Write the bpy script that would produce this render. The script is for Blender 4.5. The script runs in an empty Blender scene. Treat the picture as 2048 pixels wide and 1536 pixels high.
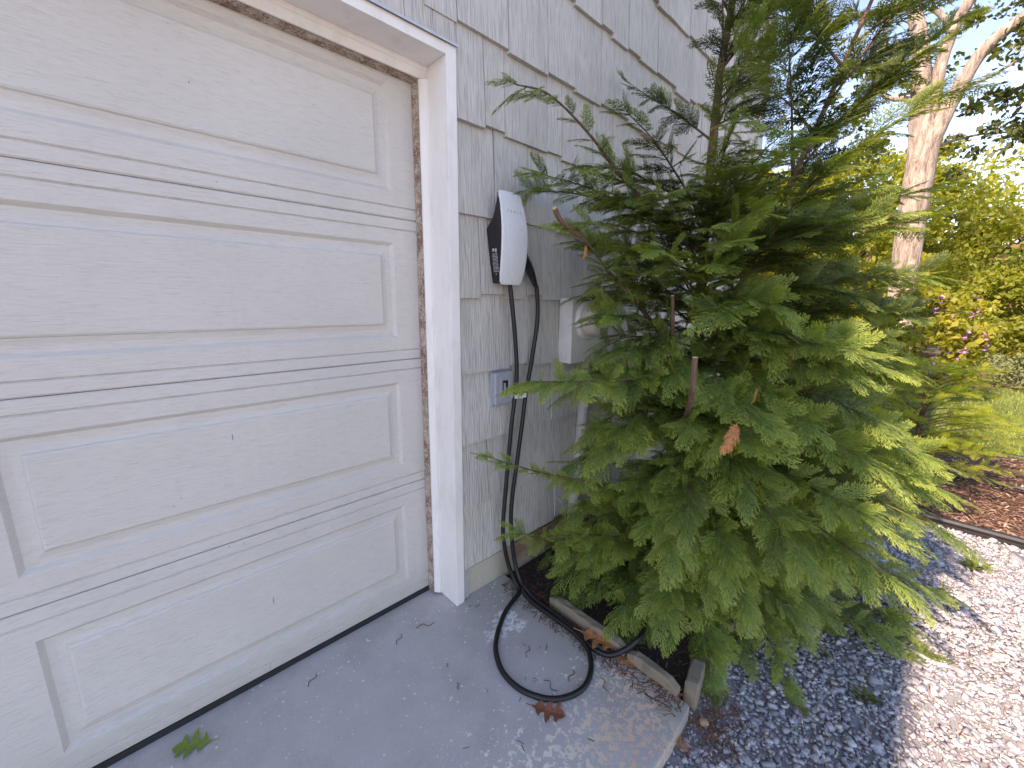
import bpy, math, random
import numpy as np
from mathutils import Matrix, Vector

SC = bpy.context.scene
COL = SC.collection

# ------------------------------------------------------------------ camera
cam_d = bpy.data.cameras.new('camera')
cam_d.sensor_fit = 'HORIZONTAL'
cam_d.sensor_width = 36.0
cam_d.lens = 814.995 / 2048 * 36.0
cam_d.clip_start = 0.02
cam_d.clip_end = 3000
cam = bpy.data.objects.new('camera', cam_d)
COL.objects.link(cam)
_r = Vector((0.7214916, -0.6923574, 0.0095451))
_u = Vector((0.1312068, 0.1502373, 0.9799049))
_f = Vector((0.6798784, 0.7057408, -0.1992370))
M = Matrix((( _r.x, _u.x, -_f.x, -0.95502), (_r.y, _u.y, -_f.y, -1.30563), (_r.z, _u.z, -_f.z, 1.32145), (0, 0, 0, 1)))
cam.matrix_world = M
SC.camera = cam

# ------------------------------------------------------------------ light
SUN_EL = math.radians(36.0)
SUN_A = math.radians(10.0)          # sun stands to -X, a little to +Y (behind the house)
to_sun = Vector((-math.cos(SUN_EL) * math.cos(SUN_A), math.cos(SUN_EL) * math.sin(SUN_A), math.sin(SUN_EL)))
world = bpy.data.worlds.new('World')
SC.world = world
world.use_nodes = True
wn = world.node_tree.nodes
wl = world.node_tree.links
for n in list(wn):
    wn.remove(n)
sky = wn.new('ShaderNodeTexSky')
sky.sky_type = 'NISHITA'
sky.sun_disc = False
sky.sun_elevation = SUN_EL
sky.sun_rotation = math.atan2(to_sun.x, to_sun.y)
sky.air_density = 1.0
sky.dust_density = 0.1
sky.ozone_density = 1.6
bg = wn.new('ShaderNodeBackground')
bg.inputs['Strength'].default_value = 0.15
wo = wn.new('ShaderNodeOutputWorld')
wl.new(sky.outputs['Color'], bg.inputs['Color'])
wl.new(bg.outputs['Background'], wo.inputs['Surface'])

sun_d = bpy.data.lights.new('sun', 'SUN')
sun_d.energy = 4.0
sun_d.angle = math.radians(0.6)
sun_d.color = (1.0, 0.89, 0.74)
sun = bpy.data.objects.new('sun', sun_d)
COL.objects.link(sun)
sun.rotation_euler = to_sun.to_track_quat('Z', 'Y').to_euler()
sun.location = (-6, 2, 12)

vs = SC.view_settings
vs.view_transform = 'Standard'
vs.look = 'None'
vs.gamma = 1.0
vs.use_curve_mapping = False
vs.exposure = 1.45
vs.use_white_balance = True          # the phone's own white balance, set for the shade
vs.white_balance_temperature = 7500
vs.white_balance_tint = 26
SC.cycles.max_bounces = 6
SC.cycles.diffuse_bounces = 3
SC.cycles.glossy_bounces = 2
SC.cycles.transparent_max_bounces = 8

# ------------------------------------------------------------------ helpers
def link(o, parent=None):
    COL.objects.link(o)
    if parent is not None:
        o.parent = parent
    return o

def tag(o, label=None, cat=None, group=None, kind=None):
    if label: o['label'] = label
    if cat: o['category'] = cat
    if group: o['group'] = group
    if kind: o['kind'] = kind
    return o

def empty(name, loc=(0, 0, 0)):
    o = bpy.data.objects.new(name, None)
    o.empty_display_size = 0.05
    o.location = loc
    return link(o)

def from_np(name, V, Q, mat, parent=None, smooth=False, attrs=None, off=None):
    """V (n,3), Q (m,k) k=3/4 uniform faces; attrs {name: (n,) float}"""
    V = np.asarray(V, np.float32); Q = np.asarray(Q, np.int32)
    me = bpy.data.meshes.new(name)
    n, m, k = len(V), len(Q), Q.shape[1]
    me.vertices.add(n); me.vertices.foreach_set('co', V.ravel())
    me.loops.add(m * k); me.loops.foreach_set('vertex_index', Q.ravel())
    me.polygons.add(m)
    me.polygons.foreach_set('loop_start', np.arange(0, m * k, k, dtype=np.int32))
    me.polygons.foreach_set('loop_total', np.full(m, k, np.int32))
    if smooth:
        me.polygons.foreach_set('use_smooth', np.ones(m, bool))
    me.update(calc_edges=True)
    if attrs:
        for an, av in attrs.items():
            a = me.attributes.new(an, 'FLOAT', 'POINT')
            a.data.foreach_set('value', np.asarray(av, np.float32))
    if mat: me.materials.append(mat)
    return link(bpy.data.objects.new(name, me), parent)

class MB:
    def __init__(self):
        self.v = []; self.f = []
    def box(self, x0, x1, y0, y1, z0, z1):
        b = len(self.v)
        self.v += [(x, y, z) for z in (z0, z1) for y in (y0, y1) for x in (x0, x1)]
        self.f += [tuple(b + i for i in q) for q in ((0, 2, 3, 1), (4, 5, 7, 6), (0, 1, 5, 4), (2, 6, 7, 3), (0, 4, 6, 2), (1, 3, 7, 5))]
        return self
    def quad(self, *p):
        b = len(self.v); self.v += list(p); self.f.append(tuple(range(b, b + len(p)))); return self
    def tube(self, pts, radii, n=8, caps=True):
        pts = [Vector(p) for p in pts]
        if not hasattr(radii, '__len__'): radii = [radii] * len(pts)
        b = len(self.v); up = None
        for i, p in enumerate(pts):
            t = (pts[min(i + 1, len(pts) - 1)] - pts[max(i - 1, 0)]).normalized()
            if up is None:
                up = Vector((0, 0, 1)) if abs(t.z) < 0.9 else Vector((1, 0, 0))
            s = t.cross(up)
            if s.length < 1e-4: s = t.orthogonal()
            s.normalize(); up = s.cross(t).normalized()
            for k in range(n):
                a = 2 * math.pi * k / n
                self.v.append(tuple(p + (s * math.cos(a) + up * math.sin(a)) * radii[i]))
        for i in range(len(pts) - 1):
            for k in range(n):
                k2 = (k + 1) % n
                self.f.append((b + i * n + k, b + i * n + k2, b + (i + 1) * n + k2, b + (i + 1) * n + k))
        if caps:
            self.f.append(tuple(b + k for k in range(n - 1, -1, -1)))
            self.f.append(tuple(b + (len(pts) - 1) * n + k for k in range(n)))
        return self
    def lathe(self, prof, c, axis='z', n=24):
        """prof list of (r, h) ; axis direction"""
        b = len(self.v)
        for (rr, h) in prof:
            for k in range(n):
                a = 2 * math.pi * k / n
                p, q = rr * math.cos(a), rr * math.sin(a)
                if axis == 'z': v = (c[0] + p, c[1] + q, c[2] + h)
                else: v = (c[0] + p, c[1] - h, c[2] + q)      # axis 'y': h towards -Y
                self.v.append(v)
        for i in range(len(prof) - 1):
            for k in range(n):
                k2 = (k + 1) % n
                self.f.append((b + i * n + k, b + i * n + k2, b + (i + 1) * n + k2, b + (i + 1) * n + k))
        self.f.append(tuple(b + (len(prof) - 1) * n + k for k in range(n)))
        return self
    def build(self, name, mat=None, parent=None, smooth=False, bevel=0, seg=2, angle=30):
        me = bpy.data.meshes.new(name)
        me.from_pydata(self.v, [], self.f); me.update()
        import bmesh
        bm = bmesh.new(); bm.from_mesh(me); bmesh.ops.recalc_face_normals(bm, faces=bm.faces)
        if bevel:
            ed = [e for e in bm.edges if len(e.link_faces) == 2 and e.calc_face_angle(0) > math.radians(angle)]
            bmesh.ops.bevel(bm, geom=ed, offset=bevel, segments=seg, affect='EDGES', profile=0.7)
        bm.to_mesh(me); bm.free()
        if smooth:
            for p in me.polygons: p.use_smooth = True
            if smooth == 'auto':
                try: me.set_sharp_from_angle(angle=math.radians(40))
                except Exception: pass
        if mat: me.materials.append(mat)
        return link(bpy.data.objects.new(name, me), parent)

def spline(pts, per=8):
    """Catmull-Rom through pts"""
    P = [Vector(p) for p in pts]
    P = [P[0] * 2 - P[1]] + P + [P[-1] * 2 - P[-2]]
    out = []
    for i in range(1, len(P) - 2):
        a, b, c, d = P[i - 1], P[i], P[i + 1], P[i + 2]
        for k in range(per):
            t = k / per
            out.append(0.5 * ((2 * b) + (c - a) * t + (2 * a - 5 * b + 4 * c - d) * t * t + (3 * b - a - 3 * c + d) * t ** 3))
    out.append(P[-2])
    return out

# ------------------------------------------------------------------ materials
class NT:
    def __init__(self, name):
        self.m = bpy.data.materials.new(name); self.m.use_nodes = True
        self.t = self.m.node_tree; self.n = self.t.nodes
        for x in list(self.n): self.n.remove(x)
        self.out = self.n.new('ShaderNodeOutputMaterial')
        self.p = self.n.new('ShaderNodeBsdfPrincipled')
        self.l(self.p.outputs[0], self.out.inputs['Surface'])
        self.pos = self.n.new('ShaderNodeNewGeometry').outputs['Position']
    def l(self, a, b): self.t.links.new(a, b)
    def put(self, sock, v):
        if hasattr(v, 'is_output'): self.l(v, sock)
        else: sock.default_value = v
    def mul(self, vec, s, off=None):
        m = self.n.new('ShaderNodeMapping'); self.l(vec, m.inputs['Vector'])
        m.inputs['Scale'].default_value = s
        if off is not None: m.inputs['Location'].default_value = off
        return m.outputs[0]
    def noise(self, scale=5, detail=4, rough=0.55, stretch=(1, 1, 1), vec=None, dist=0.0):
        n = self.n.new('ShaderNodeTexNoise')
        self.l(self.mul(vec or self.pos, stretch), n.inputs['Vector'])
        n.inputs['Scale'].default_value = scale; n.inputs['Detail'].default_value = detail
        n.inputs['Roughness'].default_value = rough; n.inputs['Distortion'].default_value = dist
        return n.outputs['Fac']
    def voro(self, scale=5, feature='F1', vec=None, stretch=(1, 1, 1)):
        n = self.n.new('ShaderNodeTexVoronoi'); n.feature = feature
        self.l(self.mul(vec or self.pos, stretch), n.inputs['Vector'])
        n.inputs['Scale'].default_value = scale
        return n
    def ramp(self, fac, stops):
        r = self.n.new('ShaderNodeValToRGB'); e = r.color_ramp.elements
        while len(e) < len(stops): e.new(0.5)
        for i, (p, c) in enumerate(stops):
            e[i].position = p
            e[i].color = (c, c, c, 1) if not hasattr(c, '__len__') else (*c, 1)
        self.l(fac, r.inputs[0]); return r.outputs[0]
    def mix(self, a, b, f, mode='MIX'):
        m = self.n.new('ShaderNodeMix'); m.data_type = 'RGBA'; m.blend_type = mode
        self.put(m.inputs[0], f)
        for s, v in ((m.inputs[6], a), (m.inputs[7], b)):
            if hasattr(v, 'is_output'): self.l(v, s)
            else: s.default_value = (*v, 1)
        return m.outputs[2]
    def math(self, op, a, b=0.0, c=0.0):
        m = self.n.new('ShaderNodeMath'); m.operation = op
        for i, v in enumerate((a, b, c)): self.put(m.inputs[i], v)
        return m.outputs[0]
    def bump(self, h, strength=0.3, dist=0.002, prev=None):
        b = self.n.new('ShaderNodeBump'); self.l(h, b.inputs['Height'])
        b.inputs['Strength'].default_value = strength; b.inputs['Distance'].default_value = dist
        if prev: self.l(prev, b.inputs['Normal'])
        return b.outputs[0]
    def sep(self, vec=None):
        s = self.n.new('ShaderNodeSeparateXYZ'); self.l(vec or self.pos, s.inputs[0]); return s.outputs
    def rnd(self):
        return self.n.new('ShaderNodeObjectInfo').outputs['Random']
    def island(self):
        return self.n.new('ShaderNodeNewGeometry').outputs['Random Per Island']
    def attr(self, name):
        a = self.n.new('ShaderNodeAttribute'); a.attribute_name = name; return a.outputs['Fac']
    def blob(self, c, r, soft, ns=14, amp=0.08):
        """noisy-edged spot mask round point c (own shape)"""
        v = self.n.new('ShaderNodeVectorMath'); v.operation = 'DISTANCE'
        self.l(self.pos, v.inputs[0]); v.inputs[1].default_value = c
        nz = self.noise(ns, 5)
        d = self.math('ADD', v.outputs['Value'], self.math('MULTIPLY', self.math('SUBTRACT', nz, 0.5), amp))
        return self.ramp(d, [(max(r - soft, 0), 1.0), (r, 0.0)])
    def done(self, col, rough=0.5, normal=None, spec=None, metal=None):
        self.put(self.p.inputs['Base Color'], col if hasattr(col, 'is_output') else (*col, 1))
        self.put(self.p.inputs['Roughness'], rough)
        if normal: self.l(normal, self.p.inputs['Normal'])
        if spec is not None: self.p.inputs['Specular IOR Level'].default_value = spec
        if metal is not None: self.p.inputs['Metallic'].default_value = metal
        return self.m

def plain(name, col, rough=0.5, nscale=30, var=0.12, bump=0.0, metal=None, spec=None):
    t = NT(name)
    f = t.noise(nscale, 5)
    c = t.mix(tuple(x * (1 - var) for x in col), tuple(min(1, x * (1 + var)) for x in col), t.ramp(f, [(0.3, 0.0), (0.7, 1.0)]))
    nb = t.bump(t.noise(nscale * 6, 4), bump, 0.001) if bump else None
    return t.done(c, t.ramp(f, [(0.2, max(rough - 0.08, 0)), (0.8, min(rough + 0.08, 1))]), nb, metal=metal, spec=spec)

YDOOR = 0.159
def m_door():
    t = NT('door_paint')
    # embossed horizontal wood grain, faint dust streaks and scuffs
    g = t.noise(150, 4, 0.6, (0.17, 1, 1.5), dist=0.7)
    g2 = t.noise(420, 3, 0.5, (0.3, 1, 1.2))
    st = t.noise(28, 3, 0.6, (1, 1, 0.02))
    big = t.noise(2.2, 4)
    c = t.mix((0.585, 0.55, 0.505), (0.645, 0.61, 0.56), t.ramp(big, [(0.3, 0.0), (0.7, 1.0)]))
    c = t.mix(c, (0.515, 0.48, 0.435), t.ramp(st, [(0.6, 0.0), (0.85, 0.2)]))
    c = t.mix(c, (0.46, 0.43, 0.385), t.ramp(g, [(0.30, 0.5), (0.5, 0.0)]))
    spk = t.voro(9, 'F1').outputs['Distance']
    c = t.mix(c, (0.25, 0.22, 0.19), t.ramp(spk, [(0.018, 0.5), (0.03, 0.0)]))
    for (cx_, cz_, hl, op) in ((-.743, .900, .011, .8), (-.688, .291, .015, .8), (-.722, .042, .020, .5), (-.735, 1.878, .003, .8), (-.79, .545, .005, .5), (-.62, .60, .004, .5)):
        sv = t.n.new('ShaderNodeVectorMath'); sv.operation = 'SUBTRACT'; t.l(t.pos, sv.inputs[0]); sv.inputs[1].default_value = (cx_, YDOOR, cz_)
        ln = t.n.new('ShaderNodeVectorMath'); ln.operation = 'LENGTH'; t.l(t.mul(sv.outputs[0], (hl / .0016, .3, 1)), ln.inputs[0])
        c = t.mix(c, (0.14, 0.13, 0.13), t.ramp(t.math('DIVIDE', ln.outputs['Value'], hl * 2), [(0.38, op), (0.55, 0.0)]))
    low = t.ramp(t.math('ADD', t.sep()[2], t.math('MULTIPLY', t.noise(14, 6, 0.7), 0.22)), [(0.10, 0.55), (0.30, 0.0)])
    c = t.mix(c, (0.40, 0.365, 0.32), low)
    b = t.bump(g, 1.0, 0.0020)
    b = t.bump(g2, 0.3, 0.0005, b)
    return t.done(c, 0.48, b)

def m_trim():
    t = NT('trim_paint')
    br = t.noise(45, 4, 0.6, (1, 1, 0.15))
    big = t.noise(3, 4)
    c = t.mix((0.82, 0.785, 0.735), (0.88, 0.845, 0.795), t.ramp(big, [(0.3, 0.0), (0.7, 1.0)]))
    sp = t.noise(38, 6, 0.7)
    c = t.mix(c, (0.40, 0.27, 0.20), t.ramp(sp, [(0.705, 0.0), (0.74, 0.7)]))
    gr = t.noise(14, 5, 0.7, (1, 1, 0.3))
    c = t.mix(c, (0.60, 0.56, 0.52), t.ramp(gr, [(0.5, 0.0), (0.75, 0.5)]))
    b = t.bump(br, 0.35, 0.001); b = t.bump(t.noise(220, 3), 0.25, 0.0006, b)
    return t.done(c, 0.5, b)

def m_weatherstrip():
    t = NT('weatherstrip_vinyl')
    a = t.noise(170, 6, 0.75); b = t.noise(22, 5, 0.6)
    z = t.sep()[2]
    amt = t.math('ADD', t.math('MULTIPLY', a, 0.75), t.math('MULTIPLY', b, 0.45))
    c = t.mix((0.56, 0.47, 0.38), (0.20, 0.115, 0.075), t.ramp(amt, [(0.52, 0.0), (0.66, 1.0)]))
    c = t.mix(c, (0.62, 0.56, 0.48), t.ramp(t.noise(60, 5), [(0.58, 0.0), (0.68, 0.8)]))
    return t.done(c, 0.85, t.bump(a, 0.5, 0.002))

def m_shingle():
    t = NT('grey_shingle_paint')
    r = t.rnd()
    cv = t.n.new('ShaderNodeCombineXYZ'); t.l(t.math('MULTIPLY', r, 37.0), cv.inputs[0]); t.l(t.math('MULTIPLY', r, 11.0), cv.inputs[2])
    va = t.n.new('ShaderNodeVectorMath'); va.operation = 'ADD'; t.l(t.pos, va.inputs[0]); t.l(cv.outputs[0], va.inputs[1])
    P = va.outputs[0]
    s1 = t.noise(170, 2, 0.5, (1, 1, 0.004), P)
    s2 = t.noise(260, 3, 0.6, (1, 1, 0.012), P)
    s3 = t.noise(34, 4, 0.6, (1, 1, 0.04), P)
    big = t.noise(3.0, 5, 0.6, (1, 1, 0.6))
    c = t.mix((0.50, 0.47, 0.425), (0.575, 0.545, 0.50), r)
    c = t.mix(c, (0.70, 0.67, 0.625), t.ramp(s2, [(0.52, 0.0), (0.66, 0.6)]))
    c = t.mix(c, (0.29, 0.27, 0.24), t.ramp(s1, [(0.36, 0.45), (0.48, 0.0)]))
    wear = t.math('MULTIPLY', t.ramp(big, [(0.46, 0.0), (0.70, 1.0)]), t.ramp(s3, [(0.35, 1.0), (0.65, 0.15)]))
    c = t.mix(c, (0.29, 0.28, 0.25), t.math('MULTIPLY', wear, 0.65))
    alg = t.noise(6, 5, 0.6, (1, 1, 0.35), P)
    c = t.mix(c, (0.42, 0.43, 0.31), t.ramp(alg, [(0.62, 0.0), (0.8, 0.4)]))
    b = t.bump(s1, 1.0, 0.0045); b = t.bump(s2, 0.5, 0.0015, b)
    return t.done(c, 0.72, b)

def m_slab():
    t = NT('painted_concrete')
    x, y, z = t.sep()
    n1 = t.noise(40, 8, 0.66); n2 = t.noise(7, 5, 0.6); n3 = t.noise(130, 5, 0.7)
    paint = t.mix((0.44, 0.415, 0.405), (0.52, 0.49, 0.475), t.ramp(n2, [(0.3, 0.0), (0.7, 1.0)]))
    # old greenish, worn coat beyond the threshold
    worn = t.ramp(t.math('ADD', t.math('MULTIPLY', y, -1.0), t.math('MULTIPLY', t.math('SUBTRACT', n2, 0.5), 0.5)), [(0.30, 0.0), (0.72, 1.0)])
    edge = t.ramp(t.math('ADD', x, t.math('MULTIPLY', t.math('SUBTRACT', n2, 0.5), 0.35)), [(0.0, 0.0), (0.2, 1.0)])
    paint = t.mix(paint, (0.37, 0.36, 0.32), t.math('MULTIPLY', edge, 0.85))
    paint = t.mix(paint, (0.50, 0.465, 0.415), t.math('MULTIPLY', t.ramp(t.noise(3.5, 6, 0.7), [(0.5, 0.0), (0.75, 1.0)]), 0.4))
    conc = t.mix((0.68, 0.62, 0.53), (0.84, 0.79, 0.72), n3)
    # orange-tinted peel near the front corner
    conc = t.mix(conc, (0.66, 0.42, 0.27), t.math('MULTIPLY', t.blob((0.1, -0.88, 0), 0.38, 0.25), 0.7))
    thr = t.math('SUBTRACT', 0.735, t.math('MULTIPLY', worn, 0.235))
    peel = t.ramp(t.math('SUBTRACT', n1, thr), [(0.0, 0.0), (0.02, 1.0)])
    n4 = t.noise(55, 6, 0.6)
    chips = t.ramp(t.math('SUBTRACT', n4, t.math('SUBTRACT', 0.71, t.math('MULTIPLY', worn, 0.125))), [(0.0, 0.0), (0.015, 1.0)])
    keep = t.ramp(t.math('ADD', x, t.math('MULTIPLY', y, -0.45)), [(0.54, 1.0), (0.60, 0.05)])  # corner strip keeps its coat
    peel = t.math('MULTIPLY', t.math('MAXIMUM', peel, chips), keep)
    fine = t.ramp(t.noise(230, 3, 0.5), [(0.64, 0.0), (0.68, 0.8)])
    peel = t.math('MAXIMUM', peel, fine)
    vs_ = t.voro(36)
    sz = t.math('MULTIPLY', t.noise(9, 3), 0.30)
    spots = t.math('MULTIPLY', t.ramp(t.math('SUBTRACT', sz, vs_.outputs['Distance']), [(0.0, 0.0), (0.03, 1.0)]), t.ramp(t.noise(5, 4), [(0.38, 0.0), (0.55, 0.95)]))
    peel = t.math('MAXIMUM', peel, spots)
    paint = t.mix(paint, (0.30, 0.275, 0.245), t.ramp(t.noise(2.6, 7, 0.72), [(0.48, 0.0), (0.72, 0.6)]))
    paint = t.mix(paint, (0.26, 0.24, 0.22), t.ramp(t.noise(90, 5, 0.7), [(0.56, 0.0), (0.75, 0.45)]))
    c = t.mix(paint, conc, peel)
    # white paint spill left where the casing meets the slab
    wspot = t.math('MAXIMUM', t.blob((0.07, -0.235, 0), 0.075, 0.03, 26, 0.16), t.blob((-0.02, -0.25, 0), 0.045, 0.02, 30, 0.12))
    wspot = t.math('MULTIPLY', wspot, t.ramp(t.noise(48, 6, 0.7), [(0.45, 0.0), (0.5, 1.0)]))
    c = t.mix(c, (0.80, 0.79, 0.78), wspot)
    c = t.mix(c, (0.17, 0.10, 0.07), t.math('MULTIPLY', t.ramp(x, [(0.17, 0.0), (0.27, 1.0)]), t.ramp(t.noise(12, 6, 0.7), [(0.5, 0.0), (0.75, 0.5)])))
    b = t.bump(n3, 0.25, 0.0012)
    iv = t.math('SUBTRACT', 1.0, peel)
    b = t.bump(iv, 0.6, 0.0012, b)
    return t.done(c, t.ramp(n2, [(0.3, 0.42), (0.7, 0.6)]), b)

def m_foundation():
    t = NT('foundation_concrete')
    n = t.noise(30, 7, 0.65); g = t.noise(6, 5)
    c = t.mix((0.48, 0.42, 0.32), (0.60, 0.55, 0.45), n)
    c = t.mix(c, (0.25, 0.145, 0.085), t.math('MULTIPLY', t.ramp(t.sep()[0], [(0.22, 0.0), (0.34, 1.0)]), t.ramp(g, [(0.35, 0.2), (0.6, 0.95)])))
    return t.done(c, 0.9, t.bump(n, 0.6, 0.004))

def m_gravel():
    t = NT('bluestone_gravel')
    r = t.island()
    c = t.ramp(r, [(0.0, (0.24, 0.235, 0.25)), (0.4, (0.38, 0.372, 0.392)), (0.75, (0.48, 0.47, 0.49)), (0.93, (0.58, 0.565, 0.57)), (0.96, (0.56, 0.45, 0.36)), (1.0, (0.70, 0.66, 0.60))])
    c = t.mix(c, (0.09, 0.085, 0.08), t.ramp(t.noise(160, 4), [(0.5, 0.0), (0.75, 0.25)]))
    return t.done(c, 0.75, t.bump(t.noise(400, 3), 0.3, 0.0008))

def m_ground(name, c0, c1, scale, b=0.6, bd=0.01, c2=None):
    t = NT(name)
    n = t.noise(scale, 8, 0.7)
    c = t.mix(c0, c1, t.ramp(n, [(0.32, 0.0), (0.68, 1.0)]))
    if c2: c = t.mix(c, c2, t.ramp(t.noise(scale * 0.15, 5), [(0.5, 0.0), (0.7, 0.7)]))
    return t.done(c, 0.95, t.bump(n, b, bd))

def m_chips(name, stops):
    t = NT(name)
    return t.done(t.ramp(t.island(), stops), 0.9)

def m_leaf(name, dark, mid, tip, rough=0.55, trans=0.35, spec=0.35):
    """foliage: attribute 'tip' = young growth towards frond ends, 'rnd' per frond"""
    t = NT(name)
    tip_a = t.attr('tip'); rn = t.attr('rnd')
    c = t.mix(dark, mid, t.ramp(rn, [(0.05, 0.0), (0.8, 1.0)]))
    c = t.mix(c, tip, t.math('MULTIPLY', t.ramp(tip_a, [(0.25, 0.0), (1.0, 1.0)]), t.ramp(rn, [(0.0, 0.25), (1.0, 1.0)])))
    t.done(c, rough, spec=spec)
    tr = t.n.new('ShaderNodeBsdfTranslucent'); t.l(t.mix(t.mix(c, (2.1, 2.0, 0.35), 1.0, 'MULTIPLY'), c, 0.1), tr.inputs['Color'])
    mx = t.n.new('ShaderNodeMixShader'); mx.inputs[0].default_value = trans
    t.l(t.p.outputs[0], mx.inputs[1]); t.l(tr.outputs[0], mx.inputs[2]); t.l(mx.outputs[0], t.out.inputs['Surface'])
    return t.m

def m_bark(name, c0, c1, scale=18, zs=0.22, bd=0.02):
    t = NT(name)
    v = t.noise(scale, 7, 0.7, (1, 1, zs), dist=0.6)
    c = t.mix(c0, c1, t.ramp(v, [(0.36, 0.0), (0.62, 1.0)]))
    return t.done(c, 0.92, t.bump(v, 0.9, bd))

def m_stone():
    t = NT('edging_sandstone')
    n = t.noise(26, 7, 0.65); g = t.noise(7, 5)
    c = t.mix((0.20, 0.155, 0.105), (0.33, 0.27, 0.19), n)
    c = t.mix(c, (0.13, 0.135, 0.11), t.ramp(g, [(0.5, 0.0), (0.7, 0.7)]))
    return t.done(c, 0.9, t.bump(n, 0.6, 0.006))

DOOR = m_door(); TRIM = m_trim(); WSTRIP = m_weatherstrip(); SHING = m_shingle(); SLAB = m_slab()
FOUND = m_foundation(); GRAVEL = m_gravel(); STONE = m_stone()
RUBBER = plain('black_rubber', (0.018, 0.018, 0.02), 0.55, 60, 0.2, 0.15)
CABLE = plain('cable_jacket', (0.009, 0.009, 0.010), 0.5, 80, 0.25, 0.08)
BLACKP = plain('black_plastic', (0.012, 0.012, 0.016), 0.35, 60, 0.2, 0.05)
GREYP = plain('grey_plastic', (0.33, 0.345, 0.375), 0.45, 40, 0.06, 0.1)
DARKG = plain('dark_grey_plastic', (0.05, 0.052, 0.056), 0.5, 40, 0.1)
WHITEP = plain('white_plastic', (0.75, 0.75, 0.74), 0.4, 40, 0.04)
PVC = plain('grey_pvc', (0.46, 0.44, 0.43), 0.5, 25, 0.1, 0.05)
METERG = plain('meter_box_paint', (0.60, 0.58, 0.55), 0.5, 18, 0.07, 0.08)
FLASH = plain('aluminium_flashing', (0.55, 0.56, 0.58), 0.4, 30, 0.1, metal=0.4)
PRINT = plain('label_print', (0.5, 0.5, 0.52), 0.6, 90, 0.3)
LOGO = plain('lettering_print', (0.34, 0.35, 0.37), 0.5)
SHEATH = plain('wall_sheathing', (0.22, 0.21, 0.2), 0.9)
ROOFM = m_ground('asphalt_roof_shingle', (0.06, 0.058, 0.055), (0.12, 0.115, 0.11), 40, 0.5, 0.006)
SOIL = m_ground('bed_soil', (0.018, 0.013, 0.010), (0.055, 0.038, 0.028), 60, 0.9, 0.012)
GBASE = m_ground('gravel_base', (0.24, 0.235, 0.245), (0.42, 0.415, 0.425), 130, 0.9, 0.008)
MULCH = m_ground('mulch_base', (0.10, 0.05, 0.034), (0.22, 0.12, 0.078), 55, 0.9, 0.015)
LAWNB = m_ground('lawn_soil', (0.06, 0.075, 0.018), (0.11, 0.125, 0.03), 30, 0.8, 0.02)
WOODF = m_ground('woodland_floor', (0.10, 0.08, 0.045), (0.17, 0.14, 0.07), 3, 0.9, 0.05, (0.08, 0.10, 0.03))
def m_glassw():
    t = NT('white_glass_front')
    s = t.noise(16, 6, 0.7, (1.0, 1, 0.35), dist=1.6)
    c = t.mix((0.72, 0.735, 0.75), (0.60, 0.62, 0.635), t.ramp(s, [(0.5, 0.0), (0.75, 0.6)]))
    m = t.done(c, t.ramp(s, [(0.4, 0.22), (0.7, 0.5)]), t.bump(s, 0.15, 0.001), spec=0.6)
    return m
GLASSW = m_glassw()
def m_clear():
    t = NT('meter_glass')
    t.done((0.9, 0.95, 0.95), 0.05); t.p.inputs['Transmission Weight'].default_value = 0.9; t.p.inputs['IOR'].default_value = 1.2
    return t.m
CLEAR = m_clear()
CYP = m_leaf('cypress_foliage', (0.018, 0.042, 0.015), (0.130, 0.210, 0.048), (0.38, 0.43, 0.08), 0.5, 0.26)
CYPG = m_leaf('golden_cypress_foliage', (0.11, 0.16, 0.028), (0.25, 0.31, 0.04), (0.41, 0.43, 0.055), 0.5, 0.48)
DEAD = plain('dead_frond', (0.50, 0.20, 0.07), 0.8, 60, 0.3)
CBARK = m_bark('cypress_bark', (0.085, 0.045, 0.030), (0.20, 0.115, 0.075), 60, 0.25, 0.004)
CUT = plain('cut_wood', (0.55, 0.40, 0.24), 0.8, 80, 0.15)
OBARK = m_bark('oak_bark', (0.17, 0.125, 0.095), (0.50, 0.41, 0.335), 13, 0.22, 0.07)
TBARK = m_bark('tree_bark', (0.08, 0.06, 0.045), (0.2, 0.155, 0.12), 10, 0.3, 0.03)

# ------------------------------------------------------------------ house
rnd = random.Random(7)
HX0, HX1, HY1, EAVE = -15.0, 3.245, 8.0, 4.4
DL, DR, DT = -2.53, 0.0, 2.16           # rough door opening
house = empty('house', (0, 0, 0))
tag(house, 'grey shingled two-storey house wall beside the garage door', 'house')
w = MB()
w.box(DR, HX1 - 0.012, 0.014, 0.25, 0.13, EAVE)
w.box(DL, DR, 0.014, 0.25, DT, EAVE)
w.box(HX0, DL, 0.014, 0.25, 0.13, EAVE)
w.box(HX1 - 0.25, HX1 - 0.012, 0.25, HY1, 0.13, EAVE)
w.box(HX0, HX0 + 0.25, 0.25, HY1, 0.13, EAVE)
w.box(HX0, HX1 - 0.012, HY1, HY1 + 0.2, 0.13, EAVE)
wall = w.build('wall', SHEATH, house)
f = MB()
f.box(DR + 0.03, HX1 - 0.03, 0.004, 0.24, -0.35, 0.135)
f.box(HX0, DL - 0.03, 0.004, 0.24, -0.35, 0.135)
f.box(HX1 - 0.24, HX1 - 0.03, 0.24, HY1, -0.35, 0.135)
f.build('foundation', FOUND, house)
MB().box(0.006, 0.036, -0.008, 0.003, 0.004, 0.15).build('corner_block', PVC, house)
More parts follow.
